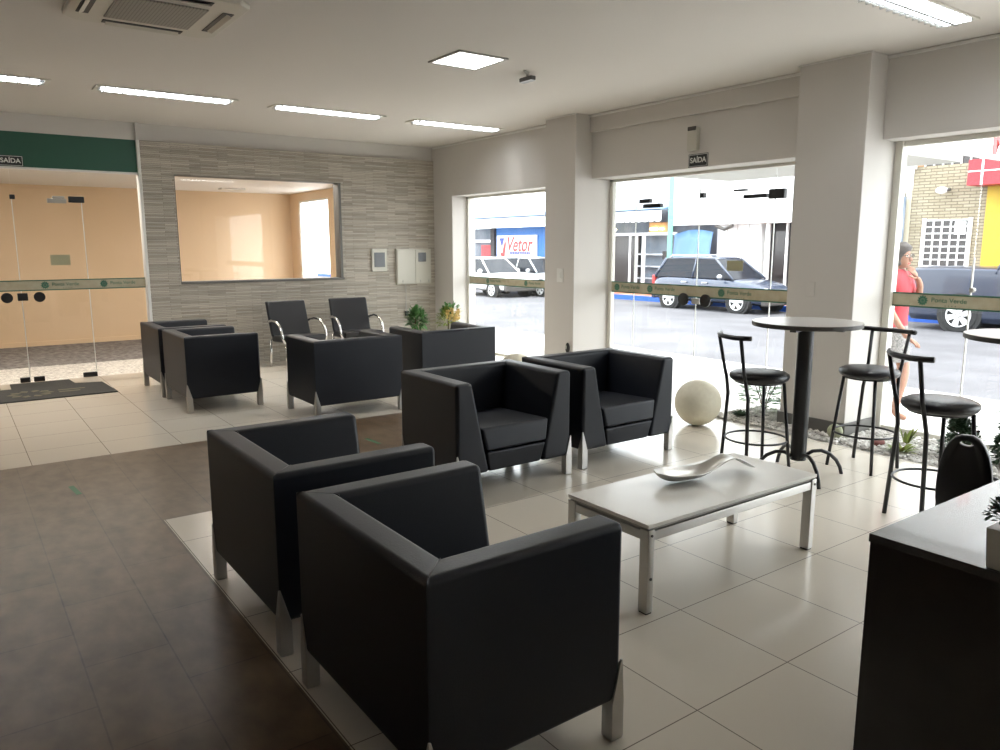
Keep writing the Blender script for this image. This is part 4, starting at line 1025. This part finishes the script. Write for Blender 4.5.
vehicle('hatchback', 'white hatchback in the narrow window, nearer of two pale cars', 'carwhite', (18.05, 25.6, -.45), -HPI, 4.0, 1.7, hatch,
        (((-1.85, .97), (.95, .95)), ((-1.45, 1.5), (.2, 1.5)), .76, .58), (-1.25, 1.30), .31)
vehicle('hatchback', 'silver hatchback half behind the white one, front end by the sign', 'carsilver', (19.9, 24.9, -.45), -HPI, 4.0, 1.7, hatch,
        (((-1.85, .97), (.95, .95)), ((-1.45, 1.5), (.2, 1.5)), .76, .58), (-1.25, 1.30), .31)

# ------------------------------------------------------------------ pedestrian (local forward is +x, lateral y)
def skinned(name, m_, nodes, edges, parent, root=0, sub=2):
    me = bpy.data.meshes.new(name); me.from_pydata([n_[0] for n_ in nodes], edges, []); me.update(); me.materials.append(M[m_])
    o = bpy.data.objects.new(name, me); COL.objects.link(o); o.parent = parent
    sk = o.modifiers.new('skin', 'SKIN'); sk.use_smooth_shade = True
    if not me.skin_vertices: me.skin_vertices.new() if hasattr(me.skin_vertices, 'new') else None
    for i, n_ in enumerate(nodes):
        r_ = n_[1]; me.skin_vertices[0].data[i].radius = (r_, n_[2] if len(n_) > 2 else r_); me.skin_vertices[0].data[i].use_root = (i == root)
    ss = o.modifiers.new('subdivision', 'SUBSURF'); ss.levels = sub; ss.render_levels = sub
    return o
pe = empty('person', (7.06, 3.575, -.065), -HPI, 'person in red top and patterned skirt walking past the window, hand at mouth', 'person')
H = 1.0
nodes = [((0, 0, .90), .125, .10),            # 0 pelvis
         ((0, 0, 1.05), .115, .09), ((.01, 0, 1.22), .13, .095), ((.0, 0, 1.34), .10, .07), ((.015, 0, 1.41), .048), ((.03, 0, 1.47), .05),      # 1-5 spine to neck
         ((.02, .09, .84), .085), ((.10, .09, .48), .055), ((.09, .09, .34), .052), ((.05, .09, .09), .033), ((.06, .09, .04), .035), ((.17, .09, .02), .026),   # 6-11 left leg
         ((-.01, -.09, .84), .085), ((-.03, -.09, .48), .055), ((-.09, -.09, .34), .052), ((-.20, -.09, .10), .033), ((-.20, -.09, .06), .035), ((-.09, -.09, .02), .026),  # 12-17
         ((0, .16, 1.33), .052), ((.06, .20, 1.13), .040), ((.12, .21, 1.08), .036), ((.17, .12, 1.26), .028), ((.155, .08, 1.33), .024),     # 18-22 left arm to mouth
         ((0, -.16, 1.33), .052), ((.06, -.20, 1.07), .040), ((.09, -.205, 1.02), .036), ((.23, -.20, .83), .025), ((.255, -.20, .80), .024)]    # 23-27 right arm forward
edges = [(0, 1), (1, 2), (2, 3), (3, 4), (4, 5), (0, 6), (6, 7), (7, 8), (8, 9), (9, 10), (10, 11), (0, 12), (12, 13), (13, 14), (14, 15), (15, 16), (16, 17),
         (3, 18), (18, 19), (19, 20), (20, 21), (21, 22), (3, 23), (23, 24), (24, 25), (25, 26), (26, 27)]
skinned('body', 'skin', nodes, edges, pe)
def hand(c, d, up_, s_=1.):
    c = Vector(c); d = Vector(d).normalized(); up_ = Vector(up_).normalized(); sd_ = d.cross(up_).normalized()
    ns = [(tuple(c), .018), (tuple(c + d * .045), .022)]; es = [(0, 1)]
    for k, (off, ln) in enumerate(((-.026, .060), (-.009, .070), (.009, .065), (.026, .050))):
        i = len(ns); b_ = c + d * .075 + sd_ * off
        ns += [(tuple(b_), .0095), (tuple(b_ + d * ln * .5 - up_ * .006), .0085), (tuple(b_ + d * ln * .85 - up_ * .022), .007)]; es += [(1, i), (i, i + 1), (i + 1, i + 2)]
    i = len(ns); b_ = c + d * .02 - sd_ * .028
    ns += [(tuple(b_), .011), (tuple(b_ + d * .028 - sd_ * .018 - up_ * .01), .009), (tuple(b_ + d * .055 - sd_ * .02 - up_ * .02), .0075)]; es += [(0, i), (i, i + 1), (i + 1, i + 2)]
    return ns, es
ns, es = hand((.25, -.20, .805), (.8, .1, -.45), (0.45, 0, .8)); skinned('hand', 'skin', ns, es, pe, 0, 1)
ns, es = hand((.155, .085, 1.32), (-.35, -.5, .85), (.9, -.2, .3)); skinned('hand', 'skin', ns, es, pe, 0, 1)
# head
def head_ring(z, x0, x1, w_):
    c = (x0 + x1) / 2; a_ = (x1 - x0) / 2
    return [(c + a_ * math.cos(2 * PI * k / 16), w_ * math.sin(2 * PI * k / 16), z) for k in range(16)]
hd = MB(); hd.loft([head_ring(1.405, .02, .075, .02), head_ring(1.42, -.02, .115, .045), head_ring(1.45, -.055, .122, .058), head_ring(1.49, -.075, .118, .068), head_ring(1.53, -.085, .115, .073), head_ring(1.57, -.085, .112, .072), head_ring(1.60, -.075, .09, .062), head_ring(1.622, -.04, .05, .035)])
ho = hd.build('head', 'skin', pe, subsurf=1)
f = MB(); f.sphere((.122, 0, 1.488), .016, 10, 8, (1.2, .8, 1.3)); f.build('nose', 'skin', ho, smooth=True)
f = MB(); f.sphere((.113, 0, 1.452), .018, 10, 6, (.5, 1.2, .35)); f.build('mouth', 'textred', ho, smooth=True)
f = MB()
for q in (-1, 1): f.sphere((.106, q * .032, 1.52), .011, 8, 6)
f.build('eye', 'signwhite', ho, smooth=True)
f = MB()
for q in (-1, 1): f.sphere((.01, q * .074, 1.505), .024, 10, 6, (.8, .35, 1.2))
f.build('ear', 'skin', ho, smooth=True)
f = MB()
for q in (-1, 1): f.tube([(.124 + .0 * k, q * .034 + .024 * math.cos(2 * PI * k / 14), 1.52 + .018 * math.sin(2 * PI * k / 14)) for k in range(14)], .003, 5, closed=True); f.tube([(.122, q * .058, 1.525), (.01, q * .076, 1.525)], .003, 5)
f.build('glasses', 'black', ho)
rnd = random.Random(4); f = MB()
f.loft([head_ring(1.40, -.095, -.02, .060), head_ring(1.45, -.125, .078, .098), head_ring(1.50, -.13, .088, .108), head_ring(1.55, -.125, .105, .108), head_ring(1.60, -.11, .125, .092), head_ring(1.645, -.07, .07, .05)])
for k in range(46):
    a_ = rnd.uniform(.62, 5.66); z = rnd.uniform(1.41, 1.62); f.sphere((-.03 + .092 * math.cos(a_), .09 * math.sin(a_), z), .025, 7, 5)
f.build('hair', 'hair', pe, smooth=True)
# clothing
def cl_ring(z, cx, rx, ry): return [(cx + rx * math.cos(2 * PI * k / 20), ry * math.sin(2 * PI * k / 20), z) for k in range(20)]
f = MB(); f.loft([cl_ring(.88, 0, .13, .165), cl_ring(.98, 0, .125, .155), cl_ring(1.08, .005, .12, .15), cl_ring(1.2, .015, .135, .165), cl_ring(1.30, .01, .12, .17), cl_ring(1.36, .005, .085, .14), cl_ring(1.40, .01, .06, .075)], caps=False); tp = f.build('red_top', 'redshirt', pe, subsurf=1)
for q, pts in ((1, [(0, .13, 1.34), (.02, .175, 1.27), (.05, .195, 1.17)]), (-1, [(0, -.13, 1.34), (.02, -.175, 1.25), (.05, -.195, 1.15)])):
    f = MB(); f.tube(pts, [.068, .066, .060], 12); f.build('sleeve', 'redshirt', tp, smooth=True)
f = MB(); f.loft([cl_ring(.56, .01, .17, .175), cl_ring(.70, .005, .155, .175), cl_ring(.82, 0, .145, .17), cl_ring(.91, 0, .125, .155)], caps=False); f.build('skirt', 'skirt', pe, subsurf=1)

# ------------------------------------------------------------------ light
wd = bpy.data.worlds.new('sky'); scn.world = wd; wd.use_nodes = True; nt = wd.node_tree
bg = nt.nodes['Background']; bg.inputs[0].default_value = (.94, .96, 1.0, 1); bg.inputs[1].default_value = 3.2
sun = bpy.data.lights.new('sun', 'SUN'); sun.energy = 2.2; sun.angle = math.radians(3); sun.color = (1, .96, .9)
so_ = bpy.data.objects.new('sun', sun); COL.objects.link(so_)
so_.rotation_euler = Vector((-.10, .55, -.83)).to_track_quat('-Z', 'Y').to_euler()
def area(name, loc, sx, sy_, power, color, parent=None):
    l = bpy.data.lights.new(name, 'AREA'); l.shape = 'RECTANGLE'; l.size = sx; l.size_y = sy_; l.energy = power; l.color = color
    o = bpy.data.objects.new(name, l); COL.objects.link(o); o.location = loc
    return o
for (x, y), _ in spots: area('fluorescent_light', (x, y, HC - .006), 1.15, .05, 13, (.95, .98, 1))
area('panel_light', (3.52, 5.29, HC - .012), .4, .4, 8, (1, 1, .97))
area('alley_fill', (1.6, 10.62, 2.495), 7.2, .12, 74, (1, .95, .88))  # unseen fill added behind the door lintel to brighten the alley wall

v = scn.view_settings; scn.display_settings.display_device = 'sRGB'
v.view_transform = 'Standard'; v.look = 'None'; v.exposure = 1.27; v.gamma = 1.0; v.use_curve_mapping = False
scn.cycles.use_denoising = True
scn.cycles.max_bounces = 10; scn.cycles.diffuse_bounces = 5; scn.cycles.glossy_bounces = 4; scn.cycles.transparent_max_bounces = 16
scn.cycles.sample_clamp_indirect = 8
scn.cycles.caustics_reflective = False; scn.cycles.caustics_refractive = False
